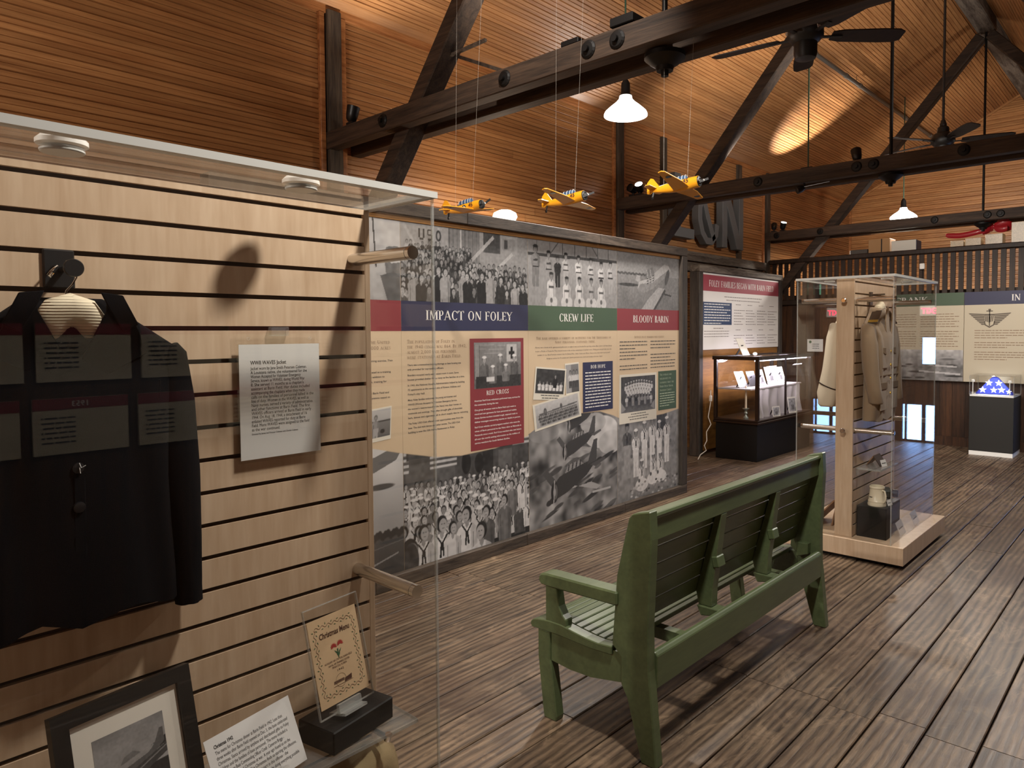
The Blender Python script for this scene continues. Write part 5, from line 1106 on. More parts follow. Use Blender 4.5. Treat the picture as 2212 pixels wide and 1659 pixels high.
for (y, zz, x, wd, ht, ln, lb_) in ((7.72, .835, -3.86, .16, .20, 25, 'small silver photo stand at the near end of the lit shelf'), (7.95, .835, -3.84, .15, .19, 22, 'small silver photo stand beside the showcase corner post'), (8.15, .835, -3.82, .13, .2, 20, 'narrow photo stand in the middle of the lit shelf'), (8.45, .835, -3.83, .2, .22, 18, 'wide photo stand leaning behind the showcase mullion'), (8.72, .835, -3.83, .16, .21, 18, 'photo stand at the far end of the lit shelf'), (8.05, .48, -3.598, .14, .12, 8, 'photo sheet leaning low in the showcase by the drape'), (8.52, .48, -3.598, .16, .2, 8, 'blue and white photo card standing at the drape bottom')):
    t = thing('photo_stand', lb_, 'photo stand', (x, y, zz)); f3 = panel_frame((x, y, zz), -12, ln)
    make('plate', slab(B(), f3, -wd/2, wd/2, 0, ht, 0, .004), MATS['silver'] if k < 2 else MATS['photo_white'], t)
    make('strut', slab(B(), panel_frame((x-.09, y, zz), -12, -28), -.012, .012, 0, ht*.72, 0, .003), MATS['black_plastic'], t)
    if k >= 2:
        p = Pic(wd*.86, ht*.8, .008, .55); p.noise(.15, .2, 70+k); p.person(p.asp*.5, .68, .11, top=.3, skin=.6, length=5); p.person(p.asp*.2, .6, .09, top=.6, skin=.6, length=5)
        c3, U3, V3, N3 = f3; pic_sheet('photo_print', t, c3+U3*(-wd*.43)+V3*ht*.1+N3*.0046, U3, V3, wd*.86, ht*.8, p)
    k += 1
cs = thing('candlestick', 'white candle in a turned candlestick inside the lit showcase', 'candlestick', (-3.80, 7.66, .478))
make('holder', B().lathe((-3.80, 7.66, .478), [(.030, 0), (.030, .012), (.014, .03), (.012, .045), (.024, .06), (.012, .08), (.016, .095), (.040, .112), (.040, .118), (.014, .12)], 20), mat('pewter', '#8f948c', .4, .5), cs, smooth=True)
make('candle', B().cyl((-3.80, 7.66, .598), (-3.80, 7.66, .86), .013, .010, 14), mat('wax', '#d8c6ae', .5), cs, smooth=True)
t = thing('photo_easel', 'pale photo easel standing on top of the glass showcase', 'photo stand', (-3.96, 7.86, 1.208))
make('plate', slab(B(), panel_frame((-3.90, 7.86, 1.209), -6, 27), -.075, .075, 0, .225, 0, .006), MATS['mat_board'], t); make('strut', slab(B(), panel_frame((-4.03, 7.86, 1.209), -6, -35), -.02, .02, 0, .15, 0, .004), MATS['black_plastic'], t)
make('paperweight', B().ell((-3.82, 7.93, 1.228), (.028, .028, .02), 14, 8), MATS['puck_white'], smooth=True, label='small white dome paperweight on top of the glass showcase', cat='paperweight')
cdz = [(-4.155, 7.47, .80), (-4.15, 7.46, .75), (-4.15, 7.455, .65), (-4.16, 7.42, .49), (-4.14, 7.45, .40), (-4.16, 7.38, .315), (-4.16, 7.39, .21), (-4.16, 7.33, .16), (-4.15, 7.36, .10), (-4.17, 7.26, .06), (-4.18, 7.22, .008)]
t = thing('power_cord', 'white power cord with inline switch hanging beside the showcase', 'cord', (-4.15, 7.4, 0))
make('wire', B().tube(cdz, .006, 8), mat('cord_white', '#c8c0b4', .5), t, smooth=True, angle=80); make('switch', B().box(-4.165, -4.135, 7.44, 7.475, .67, .74), MATS['cord_white'], t, bevel=.006)

# ------------------------------------------------------------------ letters on the wall
mat('letter_grey', '#5c5d5d', .6)
def letter(lb_, b): return make('wall_letter', b, MATS['letter_grey'], label=lb_, cat='letter', group='railroad letters on the wall', bevel=.004)
letter('large dark grey letter L mounted on the pine wall', B().prism([(7.39, 2.655), (7.85, 2.655), (7.85, 2.775), (7.53, 2.775), (7.53, 3.42), (7.39, 3.42)], 'x', -4.70, -4.60))
letter('large dark grey letter N mounted on the pine wall', B().prism([(8.58, 2.62), (8.71, 2.62), (8.71, 3.16), (8.99, 2.62), (9.17, 2.62), (9.17, 3.42), (9.05, 3.42), (9.05, 2.82), (8.74, 3.42), (8.58, 3.42)], 'x', -4.70, -4.60))
pa = [(8.44, 2.90), (8.41, 2.76), (8.30, 2.665), (8.17, 2.665), (8.06, 2.76), (7.995, 2.92), (8.00, 3.08), (8.06, 3.2), (8.14, 3.28), (8.17, 3.36), (8.13, 3.43), (8.06, 3.42), (8.04, 3.34), (8.08, 3.22), (8.18, 3.0), (8.29, 2.80), (8.36, 2.69)]
L_, R_ = [], []
for i, q in enumerate(pa):
    a, c = pa[max(0, i-1)], pa[min(len(pa)-1, i+1)]; d = math.hypot(c[0]-a[0], c[1]-a[1]); n = (-(c[1]-a[1])/d*.048, (c[0]-a[0])/d*.048); L_.append((q[0]+n[0], q[1]+n[1])); R_.append((q[0]-n[0], q[1]-n[1]))
b = B(); n = len(pa)
for x in (-4.70, -4.60): b.add([(x, *q) for q in L_]+[(x, *q) for q in R_], [(i, i+1, n+i+1, n+i) for i in range(n-1)])
m_ = 2*n; b.f += [(i, i+1, m_+i+1, m_+i) for i in range(n-1)]+[(n+i, n+i+1, m_+n+i+1, m_+n+i) for i in range(n-1)]+[(0, n, m_+n, m_), (n-1, 2*n-1, m_+2*n-1, m_+n-1)]
letter('large dark grey ampersand mounted on the pine wall', b)

# ------------------------------------------------------------------ lamps, fans, pipes overhead
mat('cord_green', '#2c4a3a', .5); mat('fan_black', '#14110f', .45); wood('fan_blade', '#140d0a', '#2a1c14', 0, freq=20, rough=.5)
def pendant(lb_, x, y, z, r, power):
    t = thing('pendant_lamp', lb_, 'pendant lamp', (x, y, z), group='pendant lamps')
    zt = ZC+SL*(x-XW)-.02; make('cord', B().cyl((x, y, z+.26), (x, y, zt), .007, n=8), MATS['cord_green'], t, smooth=True)
    make('socket', B().lathe((x, y, z), [(.012, .28), (.022, .265), (.034, .24), (.036, .17), (.05, .15)], 16), MATS['black_iron'], t, smooth=True)
    make('shade', B().lathe((x, y, z), [(.045, .155), (.052, .125), (.075, .10), (r*.72, .065), (r*.95, .03), (r, .012), (r, 0), (r-.004, .002), (r*.9, .028), (r*.7, .058), (.07, .09), (.045, .12)], 32, caps=False), mat('milk_shade', '#f4f2ee', .3, emit=(1, .97, .92), estr=3.0), t, smooth=True, angle=80)
    make('bulb', B().ell((x, y, z+.02), (r*.55, r*.55, .055), 20, 10), glow('bulb_glow', (1, .96, .9), 28.), t, smooth=True)
    lamp('pendant_light', 'SPOT', (x, y, z-.045), power, NEUT, .08, (x, y, 0), 165, .3)
    return t
pendant('glowing dome pendant lamp hanging from a green cord over the exhibit panel', -3.2, 4.44, 3.14, .165, 210)
pendant('glowing dome pendant lamp hanging beyond the farthest roof truss', -3.02, 10.95, 3.10, .18, 260)
def fan(lb_, y, ang, zc):
    t = thing('ceiling_fan', lb_, 'ceiling fan', (XR, y, zc), group='ceiling fans')
    make('downrod', B().cyl((XR, y, zc+.17), (XR, y, ZR-.22), .013, n=10).lathe((XR, y, zc+.2), [(.03, -.02), (.035, .0), (.02, .05)], 16), MATS['fan_black'], t, smooth=True)
    make('motor', B().lathe((XR, y, zc), [(.03, .19), (.055, .17), (.06, .12), (.10, .10), (.115, .06), (.115, .02), (.09, -.01), (.075, -.02), (.075, -.09), (.065, -.12), (.02, -.13)], 24), MATS['fan_black'], t, smooth=True)
    for i in range(5):
        a = math.radians(ang+72*i); d = Vector((math.cos(a), math.sin(a), 0)); sd = Vector((-d.y, d.x, 0)); up_ = (sd*.2+Vector((0, 0, 1))).normalized(); sd2 = (sd-Vector((0, 0, .2))).normalized()
        o = Vector((XR, y, zc+.03)); q = [(.17, .045), (.24, .062), (.50, .072), (.60, .068), (.64, .045)]
        pts = [o+d*r+sd2*w_ for r, w_ in q]+[o+d*r-sd2*w_ for r, w_ in q[::-1]]; n = len(pts)
        bl_ = make('blade', B().add([p_+up_*.004 for p_ in pts]+[p_-up_*.004 for p_ in pts], [tuple(range(n)), tuple(range(n, 2*n))[::-1]]+[(j, (j+1) % n, n+(j+1) % n, n+j) for j in range(n)]), MATS['fan_blade'], t)
        make('blade_iron', B().bar(o+d*.08-Vector((0, 0, .008)), o+d*.24-Vector((0, 0, .006)), .03, .008), MATS['fan_black'], bl_)
    return t
f1 = fan('dark five blade ceiling fan with a white paper tag', 4.67, 41.7, 3.42)
make('paper_tag', B().obox((XR+.11, 4.60, 3.50), (.003, .05, .10), Matrix.Rotation(.5, 3, 'X')), MATS['paper_white'], f1)
fan('dark ceiling fan half hidden behind the second tie beam', 8.26, 20, 3.43)
pp = thing('conduit_pipe', 'galvanised pipe with couplings running along the ceiling boards', 'pipe', (-3.17, 10, 4.6))
make('pipe', B().cyl((-3.17, 7.3, 4.62), (-3.17, 13.3, 4.70), .024, n=12), MATS['galvanised'], pp, smooth=True)
for y in (8.0, 9.0, 9.5, 11.5, 12.9): make('coupling', B().cyl((-3.17, y, 4.62+(y-7.3)*.0133), (-3.17, y+.07, 4.62+(y-7.23)*.0133), .031, n=12), MATS['galvanised'], pp, smooth=True)
for y in (9.4, 12.5): make('hanger', B().cyl((-3.17, y, 4.65), (-3.17, y, 4.76), .004, n=6), MATS['galvanised'], pp)
cdt = thing('conduit', 'thin green electrical conduit dropping from ceiling to second tie beam', 'conduit', (-2.6, 6.45, ZT))
make('tube', B().cyl((-2.605, 6.47, ZT), (-2.605, 6.47, ZC+SL*(-2.605-XW)-.02), .007, n=8), MATS['cord_green'], cdt, smooth=True); make('junction_plate', B().box(-2.65, -2.55, 6.41, 6.53, ZT, ZT+.015), MATS['black_iron'], cdt)
def spot(lb_, x, y, z, aim, lit, power=0, cone=95, col=NEUT):
    t = thing('spotlight', lb_, 'spotlight', (x, y, z), group='clip spotlights on the tie beams'); d = (Vector(aim)-Vector((x, y, z+.07))).normalized(); o = Vector((x, y, z+.08))
    make('clamp', B().box(x-.035, x+.035, y-.03, y+.03, z, z+.02).cyl((x, y, z+.015), tuple(o), .012, n=10), MATS['black_plastic'], t)
    make('housing', B().lathe(o-d*.055, [(.02, 0), (.036, .015), (.042, .05), (.046, .11), (.042, .112), (.038, .09)], 20, d, caps=False).lathe(o-d*.055, [(.001, 0), (.02, 0)], 20, d, caps=False), MATS['black_plastic'], t, smooth=True)
    make('lens', B().lathe(o+d*.036, [(.041, 0), (.041, .012), (.02, .018)], 20, d), glow('spot_lens', (1, .97, .93), 30.) if lit else MATS['black_plastic'], t, smooth=True)
    if lit and power: lamp('spot_light', 'SPOT', o+d*.075, power, col, .03, aim, cone, .8)
    return t
spot('lit spotlight standing on the near tie beam beside the wall post', -4.45, 2.86, ZT, (-4.2, 3.0, 4.25), True, 40, 85)
spot('lit spotlight standing on the second tie beam beside the wall post', -4.44, 6.42, ZT, (-4.05, 5.1, 4.3), True, 45, 80)
spot('unlit spotlight standing on the second tie beam close to the wall', -4.53, 6.42, ZT, (-4.6, 5.4, 3.3), False)
spot('lit spotlight standing on the farthest tie beam', -4.47, 10.18, ZT, (-3.95, 9.69, 4.33), True, 420, 46)
spot('unlit spotlight standing on the farthest tie beam', -4.61, 10.18, ZT, (-4.9, 10.9, 3.6), False)
spot('lit spotlight lying under the middle of the second tie beam', -2.2, 6.55, ZT, (-2.75, 7.3, 5.0), True, 70)
t = thing('clip_lamp', 'small black clip lamp hanging under the second tie beam', 'clip lamp', (-2.62, 6.42, 2.8))
make('head', B().lathe((-2.64, 6.40, 2.80), [(.02, -.03), (.034, 0), (.036, .04), (.03, .045)], 14, (-.6, -.5, -.3)).cyl((-2.62, 6.42, 2.81), (-2.62, 6.42, 2.85), .01, n=8), MATS['black_plastic'], t, smooth=True)
make('arm', B().cyl((-2.62, 6.40, 2.815), (-2.38, 6.40, 2.83), .004, n=6), MATS['chrome'], t)
tr = thing('track_rail', 'black track light rail lying along the near tie beam', 'track light', (-2.5, 2.9, ZT))
make('rail', B().box(-3.0, -2.02, 2.89, 2.925, ZT+.004, ZT+.03), MATS['black_iron'], tr); make('end_box', B().box(-2.16, -2.02, 2.86, 3.0, ZT+.03, ZT+.075), MATS['black_iron'], tr, bevel=.004); make('end_box', B().box(-2.5, -2.38, 2.88, 2.95, ZT+.03, ZT+.06), MATS['black_iron'], tr, bevel=.004)
make('rods', B().bar((-3.48, 3.0, 3.255), (-2.96, 2.92, ZT+.03), .02, .02), MATS['frame_timber'], tr)
make('pale_stick', B().bar((-3.69, 2.975, 3.255), (-3.18, 2.975, 3.265), .018, .018), MATS['old_timber_along'], label='pale wooden stick resting across the rods above the near tie beam', cat='stick')
sc_ = thing('wall_sconce', 'white bowl light behind the top of the long exhibit panel', 'wall light', (-4.1, 3.95, 2.35))
make('bowl', B().lathe((-4.1, 4.03, 2.43), [(.03, -.05), (.085, -.03), (.10, .0), (.09, .03), (.05, .05), (.01, .055)], 24), mat('sconce_white', '#f2ece2', .3, emit=(1, .93, .82), estr=4.), sc_, smooth=True)
make('bracket', B().cyl((-4.1, 4.03, 2.39), (-4.735, 4.03, 2.33), .01, n=8).box(-4.745, -4.725, 3.98, 4.08, 2.28, 2.38), MATS['black_iron'], sc_)
lamp('sconce_light', 'POINT', (-4.12, 4.03, 2.56), 12, WARM, .06)

# ------------------------------------------------------------------ yellow model airplanes on threads
mat('plane_yellow', '#e8a020', .3, coat=.3); mat('canopy_blue', '#3c5878', .15, coat=.5); mat('plane_black', '#0e0d0d', .4); mat('plane_white', '#e6e2da', .4)
def airplane(lb_, c, head, bank, pitch=4):
    t = thing('model_airplane', lb_, 'model airplane', c, group='yellow model airplanes')
    M = Matrix.Rotation(math.radians(head), 3, 'Z') @ Matrix.Rotation(math.radians(-pitch), 3, 'Y') @ Matrix.Rotation(math.radians(bank), 3, 'X'); c = Vector(c); K = .275
    W = lambda x, y, z: c+M@Vector((x*K, y*K, z*K))
    rings = []
    for x, w_, h, z in ((-.58, .012, .03, .05), (-.4, .035, .06, .03), (-.2, .06, .09, .015), (.0, .078, .105, .005), (.18, .085, .105, 0), (.3, .092, .10, 0), (.36, .092, .098, 0)): rings.append([W(x, w_*math.cos(a), z+h*math.sin(a)) for a in [2*math.pi*i/20 for i in range(20)]])
    make('fuselage', B().loft(rings), MATS['plane_yellow'], t, smooth=True, angle=60)
    make('engine', B().loft([[W(x, r*math.cos(a), r*math.sin(a)) for a in [2*math.pi*i/20 for i in range(20)]] for x, r in ((.36, .09), (.375, .086), (.38, .05), (.42, .035), (.44, .01))]), MATS['plane_black'], t, smooth=True)
    def slabp(pts, z0, th): n = len(pts); return B().add([W(x, y, z0(y)+th/2) for x, y in pts]+[W(x, y, z0(y)-th/2) for x, y in pts], [tuple(range(n)), tuple(range(n, 2*n))[::-1]]+[(i, (i+1) % n, n+(i+1) % n, n+i) for i in range(n)])
    for sd in (1, -1):
        wg = make('wing', slabp([(.20, 0), (.19, sd*.3), (.10, sd*.74), (.05, sd*.78), (-.02, sd*.76), (-.06, sd*.3), (-.10, 0)], lambda y: -.07+abs(y)*.09, .02), MATS['plane_yellow'], t, bevel=.0015)
        b = B(); cc = (.07, sd*.55); n = 10
        b.add([W(cc[0]+.055*math.cos(2*math.pi*i/n), cc[1]+.055*math.sin(2*math.pi*i/n), -.083+abs(cc[1])*.09) for i in range(n)], [tuple(range(n))]); make('roundel', b, MATS['canopy_blue'], wg)
        make('tailplane', slabp([(-.42, 0), (-.45, sd*.24), (-.52, sd*.26), (-.57, sd*.2), (-.57, 0)], lambda y: .06, .014), MATS['plane_yellow'], t)
    def fin(pts, th): n = len(pts); return B().add([W(x, th, z) for x, z in pts]+[W(x, -th, z) for x, z in pts], [tuple(range(n)), tuple(range(n, 2*n))[::-1]]+[(i, (i+1) % n, n+(i+1) % n, n+i) for i in range(n)])
    make('tail_fin', fin([(-.38, .08), (-.50, .25), (-.55, .27), (-.62, .20), (-.63, .0), (-.57, -.02)], .008), MATS['plane_yellow'], t)
    cnp = make('canopy', B().loft([[W(x, .055*math.cos(a)*s_, .085+h*math.sin(a)) for a in [math.pi*i/10 for i in range(11)]] for x, h, s_ in ((-.22, .02, .8), (-.16, .075, 1), (.0, .09, 1), (.12, .085, 1), (.17, .02, .9))]), MATS['canopy_blue'], t, smooth=True)
    b = B()
    for x in (-.16, -.08, .0, .07, .13): b.loft([[W(x+dx, .058*math.cos(a), .085+.093*math.sin(a)) for a in [math.pi*i/10 for i in range(11)]] for dx in (-.006, .006)], caps=False)
    make('canopy_frame', b, MATS['plane_white'], cnp)
    pr_ = make('propeller', B().bar(W(.445, .19, .09), W(.445, -.19, -.09), .010, .004, tuple(M@Vector((1, 0, 0)))), MATS['plane_black'], t); make('spinner', B().ell(W(.44, 0, 0), (.006, .006, .006), 10, 6), MATS['plane_white'], pr_)
    make('tail_wheel', B().bar(W(-.50, 0, -.0), W(-.53, 0, -.09), .006, .006).ell(W(-.53, 0, -.10), (.008, .004, .008), 10, 6), MATS['plane_black'], t)
    b = B(); text(b, '45', W(.10, -.0905, -.005), M@Vector((1, 0, 0)), M@Vector((0, 0, 1)), .030, bold=.0006); text(b, 'PA', W(-.60, -.011, .10), M@Vector((1, 0, 0)), M@Vector((0, 0, 1)), .018, bold=.0004); make('numbers', b, MATS['ink_brown'], t)
    b = B(); b.add([W(-.02+.05*math.cos(2*math.pi*i/12), -.084, .01+.05*math.sin(2*math.pi*i/12)) for i in range(12)], [tuple(range(12))]); ro = make('side_roundel', b, MATS['plane_black'], t)
    b = B(); b.add([W(-.02+(.042 if i % 2 == 0 else .018)*math.cos(math.pi/2+math.pi*i/5), -.086, .01+(.042 if i % 2 == 0 else .018)*math.sin(math.pi/2+math.pi*i/5)) for i in range(10)], [tuple(range(10))]); make('star', b, MATS['plane_white'], ro)
    for x, dy in ((.15, .1), (-.3, -.05)):
        a = W(x, 0, .09); zt = ZC+SL*(a.x-XW)-.05; make('thread', B().cyl(a, (a.x+dy, a.y+.1, zt), .0004, n=4), MATS['mat_board'], t)
    return t
airplane('yellow model airplane flying lowest, in front of the long panel frame', (-2.924, 2.59, 2.178), 8, 6, 6)
airplane('yellow model airplane hanging in front of the bare pine wall', (-2.351, 2.765, 2.172), 4, -6, 6)
airplane('yellow model airplane hanging in front of the second truss', (-1.796, 2.926, 2.188), 6, -8, 6)

# ------------------------------------------------------------------ boards on the partition wall
PYY = YP-.045; UX = (1, 0, 0)
def pboard(lb_, x0, x1, band, head, hx, hw):
    t = thing('wall_panel', lb_, 'exhibit panel', ((x0+x1)/2, PYY, .84)); s_ = make('board', B().box(x0, x1, PYY, PYY+.02, .84, 1.975), mat('board_cream', '#b9ae98', .5), t, bevel=.002)
    make('header_band', B().box(x0, x1, PYY-.0012, PYY, 1.812, 1.975), MATS[band], t); words(head, (hx, PYY-.0022, 1.853), UX, VZ, .078, MATS['letter_white'], t, hw); return t
t = pboard('cream exhibit board with green header beside the second display case', -3.35, -2.077, 'band_green', 'G CRANK', -3.02, .53)
b = B()
for i in range(14):
    if i == 6: continue
    greek(b, (-2.96, PYY-.002, 1.70-i*.032), UX, VZ, .33, .014, 300+i); greek(b, (-2.58, PYY-.002, 1.70-i*.032), UX, VZ, .40+.05*(i % 2), .014, 330+i)
make('small_print', b, MATS['ink_taupe'], t)
p = Pic(1.27, .40, .008, .45); p.grad(.4, .42, 1, .72); p.noise(.1, .2, 81); p.noise(.08, .07, 82)
for q in range(14): p.ell(rng.uniform(0, 3.2), rng.uniform(.05, .55), rng.uniform(.1, .3), .03, rng.uniform(.08, .25))
p.line((2.2, .5), (3.0, .46), .05, .72); p.line((1.9, .3), (3.1, .22), .05, .75); p.ell(2.75, .72, .3, .05, .6); p.ell(2.75, .70, .22, .03, .3); p.ell(2.35, .62, .04, .12, .1)
pic_sheet('photo_print', t, (-3.348, PYY-.0008, .842), UX, VZ, 1.27, .40, p)
t = pboard('cream exhibit board with navy header and winged emblem above the flag', -2.073, -.80, 'band_navy', 'IN', -1.565, .095)
b = B()
for i in range(13):
    if i in (4, 8): continue
    greek(b, (-1.955, PYY-.002, 1.485-i*.03), UX, VZ, 1.0 if i not in (3, 7, 12) else .35, .014, 360+i)
make('small_print', b, MATS['ink_taupe'], t)
em = B(); ex, ez, yq = -1.795, 1.64, PYY-.002
def eq(pts): em.add([(ex+x, yq, ez+z) for x, z in pts], [tuple(range(len(pts)))])
for sd in (1, -1):
    for k in range(7): eq([(sd*.05, .055-k*.020), (sd*(.23-k*.022), .068-k*.022), (sd*(.215-k*.022), .052-k*.022), (sd*.05, .041-k*.020)])
for k in range(5): eq([(-.045+k*.019, .03), (-.032+k*.019, .03), (-.032+k*.017, -.05+.006*abs(k-2)), (-.045+k*.018, -.05+.006*abs(k-2))])
eq([(-.052, .035), (.052, .035), (.05, .055), (-.05, .055)]); eq([(-.006, -.095), (.006, -.095), (.006, .10), (-.006, .10)]); eq([(-.035, .085), (.035, .085), (.035, .097), (-.035, .097)]); eq([(-.015, .10), (.015, .10), (.012, .118), (-.012, .118)])
eq([(-.06, -.03), (-.05, -.03), (-.04, -.075), (0, -.10), (.04, -.075), (.05, -.03), (.06, -.03), (.05, -.085), (0, -.118), (-.05, -.085)])
make('winged_emblem', em, mat('emblem_ink', '#5d5348', .6), t)

# ------------------------------------------------------------------ pedestal with folded flag
px0, px1, py0, py1 = -1.902, -1.445, 9.662, 10.15
pd = thing('pedestal', 'black pedestal with a lit glass box on top', 'pedestal', ((px0+px1)/2, (py0+py1)/2, 0))
make('column', B().box(px0, px1, py0, py1, .05, .705), mat('pedestal_black', '#22211f', .55), pd, bevel=.003); make('white_kick', B().box(px0+.004, px1-.004, py0+.002, py1-.002, 0, .05), MATS['puck_white'], pd)
make('deck', B().box(px0+.005, px1-.005, py0+.005, py1-.005, .705, .72), MATS['puck_white'], pd)
for q in ((px0, px1, py0, py0+.005), (px0, px1, py1-.005, py1), (px0, px0+.005, py0+.005, py1-.005), (px1-.005, px1, py0+.005, py1-.005)): make('glass_pane', B().box(*q, .72, .95), MATS['acrylic'], pd)
make('glass_lid', B().box(px0, px1, py0, py1, .95, .956), MATS['acrylic'], pd); e = B()
for x in (px0, px1-.006):
    for y in (py0, py1-.006): e.box(x, x+.006, y, y+.006, .72, .95)
make('glass_edge', e, MATS['acrylic_edge'], pd)
for x in (px0+.03, px1-.05): make('led_head', B().lathe((x, py0+.04, .90), [(.016, 0), (.02, .02)], 12, (0, .4, -1)).cyl((x, py0+.04, .72), (x, py0+.04, .90), .004, n=8), MATS['puck_white'], pd)
lamp('flag_light', 'SPOT', (px1-.09, py0+.05, .905), 5, COOL, .015, (-1.66, 9.87, .78), 100, .6); lamp('flag_light', 'SPOT', (px0+.09, py0+.05, .905), 3.5, COOL, .015, (-1.7, 9.87, .78), 100, .6)
fg = thing('folded_flag', 'blue folded flag with white stars inside the lit glass box', 'flag', (-1.67, 9.86, .72))
cx_ = -1.672; make('folded_cloth', B().prism([(cx_-.205, .722), (cx_+.205, .722), (cx_+.19, .74), (cx_+.03, .925), (cx_, .938), (cx_-.03, .925), (cx_-.19, .74)], 'y', 9.83, 9.91), mat('flag_blue', '#1c2a86', .8), fg, bevel=.01)
for sx, sz, r in ((-.12, .775, .042), (-.005, .775, .04), (.075, .78, .042), (.15, .76, .032), (-.055, .86, .04), (.045, .86, .04)):
    b = B(); q = [(cx_+sx+(r if i % 2 == 0 else r*.42)*math.cos(math.pi/2+math.pi*i/5), sz+(r if i % 2 == 0 else r*.42)*math.sin(math.pi/2+math.pi*i/5)) for i in range(10)]; b.prism(q, 'y', 9.827, 9.831); make('star', b, MATS['puck_white'], fg)

# ------------------------------------------------------------------ things on the loft ledge
ZL = 2.567
mat('cardboard', '#a88158', .8); mat('white_carton', '#d8d3c8', .6); mat('foil_wrap', '#c9b79a', .35, var=.5, vscale=90); mat('ribbon_red', '#a31420', .45, coat=.3)
bx1 = thing('cardboard_box', 'brown cardboard box standing on the loft ledge', 'box', (-3.2, 10.42, ZL)); make('carton', B().box(-3.30, -3.02, 10.34, 10.60, ZL, 2.76), MATS['cardboard'], bx1, bevel=.003); make('tape', B().box(-3.135, -3.12, 10.338, 10.34, ZL, 2.76), MATS['black_plastic'], bx1)
bx2 = thing('cardboard_box', 'white carton with a blue end on the loft ledge', 'box', (-2.83, 10.42, ZL)); make('carton', B().box(-3.0, -2.69, 10.34, 10.58, ZL, 2.715), MATS['white_carton'], bx2, bevel=.003); make('blue_end', B().box(-2.69, -2.685, 10.345, 10.575, ZL+.004, 2.71), MATS['box_blue'], bx2)
tb_ = thing('tool_tray', 'grey tray with a small lit bulb left on the loft ledge', 'tray', (-3.42, 10.42, ZL)); make('tray', B().box(-3.55, -3.32, 10.36, 10.50, ZL, ZL+.07), mat('tray_grey', '#4c453f', .5), tb_, bevel=.004); make('end_cap', B().box(-3.565, -3.55, 10.37, 10.49, ZL, ZL+.065), MATS['puck_white'], tb_)
for i, (xa, xb, za, lb_) in enumerate(((-2.28, -2.13, .088, 'smallest foil wrapped gift box at the end of the ledge row'), (-2.11, -1.935, .105, 'second foil wrapped gift box under the trailing ribbon'), (-1.89, -1.70, .135, 'third foil wrapped gift box under the red bow'), (-1.61, -1.30, .26, 'largest foil wrapped gift box behind the red bow'))):
    t = thing('gift_box', lb_, 'gift box', ((xa+xb)/2, 10.42, ZL), group='gift boxes on the loft ledge'); make('wrapped_box', B().box(xa, xb, 10.35, 10.35+(xb-xa), ZL, ZL+za), MATS['foil_wrap'], t, bevel=.004); make('paper_fold', B().box(xa+.01, xb-.01, 10.348, 10.35, ZL+za*.45, ZL+za*.55), MATS['foil_wrap'], t)
bw = thing('ribbon_bow', 'big red ribbon bow trailing over the gift boxes', 'bow', (-1.85, 10.38, ZL+.1))
def ribbon(path, wd):
    path = [Vector(q) for q in path]; return B().sheet([[q+Vector((0, .25*wd, -wd/2)), q+Vector((0, -.1*wd, 0)), q+Vector((0, .2*wd, wd/2))] for q in path])
zb_ = ZL+.225
for nm, path, wd in (('loop', [(-1.80, 10.35, zb_), (-1.86, 10.31, zb_+.05), (-1.95, 10.34, zb_+.06), (-1.96, 10.40, zb_+.03), (-1.80, 10.38, zb_-.01)], .13), ('loop', [(-1.80, 10.35, zb_), (-1.72, 10.31, zb_+.05), (-1.60, 10.34, zb_+.045), (-1.60, 10.40, zb_+.0), (-1.80, 10.38, zb_-.01)], .13), ('loop', [(-1.82, 10.34, zb_), (-1.88, 10.29, zb_-.03), (-1.95, 10.32, zb_-.05), (-1.83, 10.35, zb_-.03)], .10),
                     ('tail', [(-1.84, 10.34, zb_-.02), (-1.95, 10.31, zb_-.05), (-2.08, 10.31, zb_-.075), (-2.20, 10.32, zb_-.085), (-2.34, 10.33, zb_-.06)], .07), ('tail', [(-1.80, 10.34, zb_-.01), (-1.72, 10.30, zb_-.05), (-1.64, 10.31, zb_-.03)], .09)):
    make(nm, ribbon(path, wd), MATS['ribbon_red'], bw, solid=.003, smooth=True, angle=80, sub=2)
make('knot', B().ell((-1.80, 10.365, zb_), (.03, .03, .025), 12, 8), MATS['ribbon_red'], bw, smooth=True)
t = thing('sensor_box', 'small white sensor box fixed to a railing slat', 'sensor', (-2.575, YP, 2.3)); make('case', B().box(-2.605, -2.545, YP-.035, YP+.0, 2.30, 2.375), MATS['puck_white'], t, bevel=.006); make('cable', B().tube([(-2.575, YP-.01, 2.30), (-2.575, YP-.008, 2.1), (-2.57, YP-.006, 1.98)], .004, 6), MATS['black_plastic'], t)
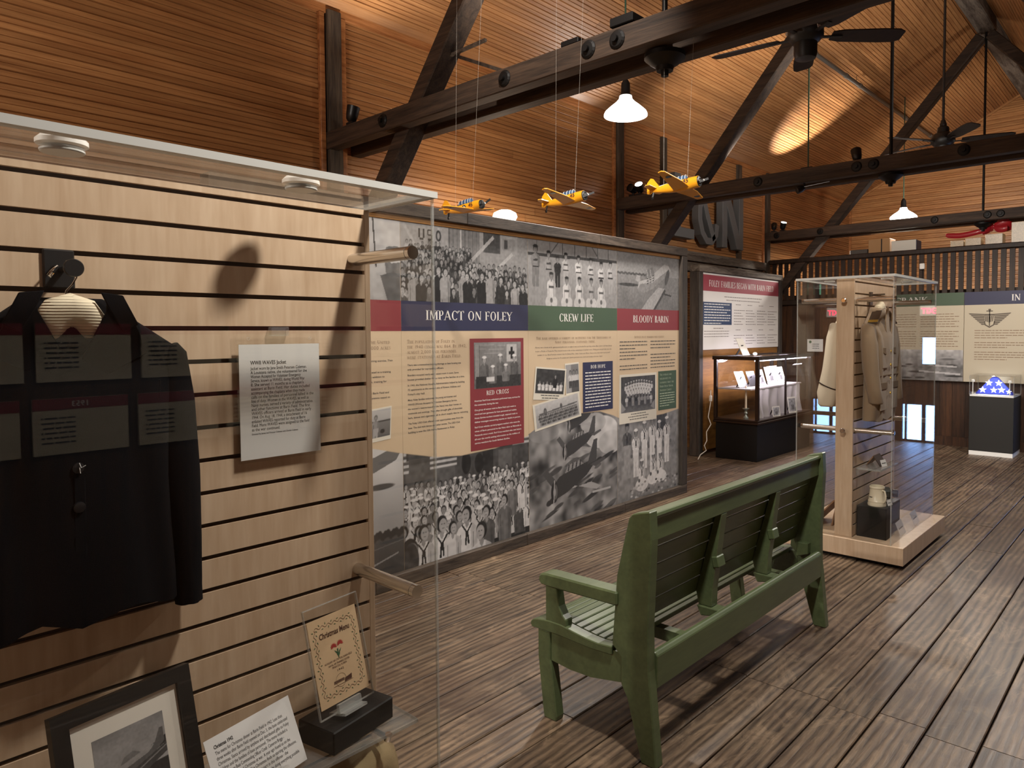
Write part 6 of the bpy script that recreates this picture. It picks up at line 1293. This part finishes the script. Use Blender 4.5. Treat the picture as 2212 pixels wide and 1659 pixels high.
# green storage crate behind the slats, and a person-high timeline on the opposite wall that the acrylic mirrors
make('storage_crate', B().box(-4.36, -4.12, 10.70, 10.95, 2.04, 2.30).box(-4.38, -4.10, 10.68, 10.97, 2.27, 2.30), mat('crate_green', '#1f5a48', .6), label='green crate stored on the loft behind the railing slats', cat='crate')
tm = thing('timeline_display', 'rows of cream timeline boards with red year headers on the opposite wall', 'exhibit panel', (XE-.01, .9, .9)); UYn = (0, -1, 0)
for r_, (z0, z1) in enumerate(((.965, 1.215), (1.29, 1.55))):
    for k in range(-4, 6):
        y0 = .78+k*.42+(.02 if r_ else 0); y1 = y0+.375; b_ = make('board', B().box(XE-.02, XE-.005, y0, y1, z0, z1), MATS['board_cream'], tm); make('header_band', B().box(XE-.022, XE-.02, y0, y1, z1-.05, z1), MATS['band_red'], b_)
        b = B()
        for i in range(6): greek(b, (XE-.0225, y0+.16, z1-.09-i*.022), UYn, VZ, .13, .011, 400+i)
        make('print', b, MATS['ink_grey'], b_, kind='stuff')
        if r_ == 0 and k == 0: b = B(); text(b, '1953', (XE-.0226, (y0+y1)/2+.03, z1-.038), UYn, VZ, .036); make('year', b, MATS['letter_white'], b_)
ex_ = thing('exit_sign', 'red lit EXIT sign above the glass door, mirrored in the second display case', 'exit sign', (-.22, YP-.03, 1.69))
make('housing', B().box(-.345, -.10, YP-.04, YP-.002, 1.69, 1.82), MATS['puck_white'], ex_, bevel=.004); b = B(); text(b, 'EXIT', (-.222, YP-.042, 1.715), UX, VZ, .105, 'CENTER', width=.20, bold=.002); make('letters', b, glow('exit_red', (1.0, .05, .12), 7.), ex_)
nb_ = thing('wall_notice', 'small white notice sheet pinned to the dark partition wall', 'notice', (-4.0, YP-.005, 1.19)); make('sheet', B().box(-4.105, -3.875, YP-.004, YP-.001, 1.195, 1.375), MATS['paper_white'], nb_); make('crest', B().lathe((-4.06, YP-.006, 1.335), [(.02, 0), (.02, .001)], 12, (0, 1, 0)), MATS['ink_green'], nb_)
b = B()
for i in range(3): greek(b, (-4.03, YP-.0052, 1.30-i*.03), UX, VZ, .10, .012, 500+i)
make('print', b, MATS['ink_grey'], nb_, kind='stuff')
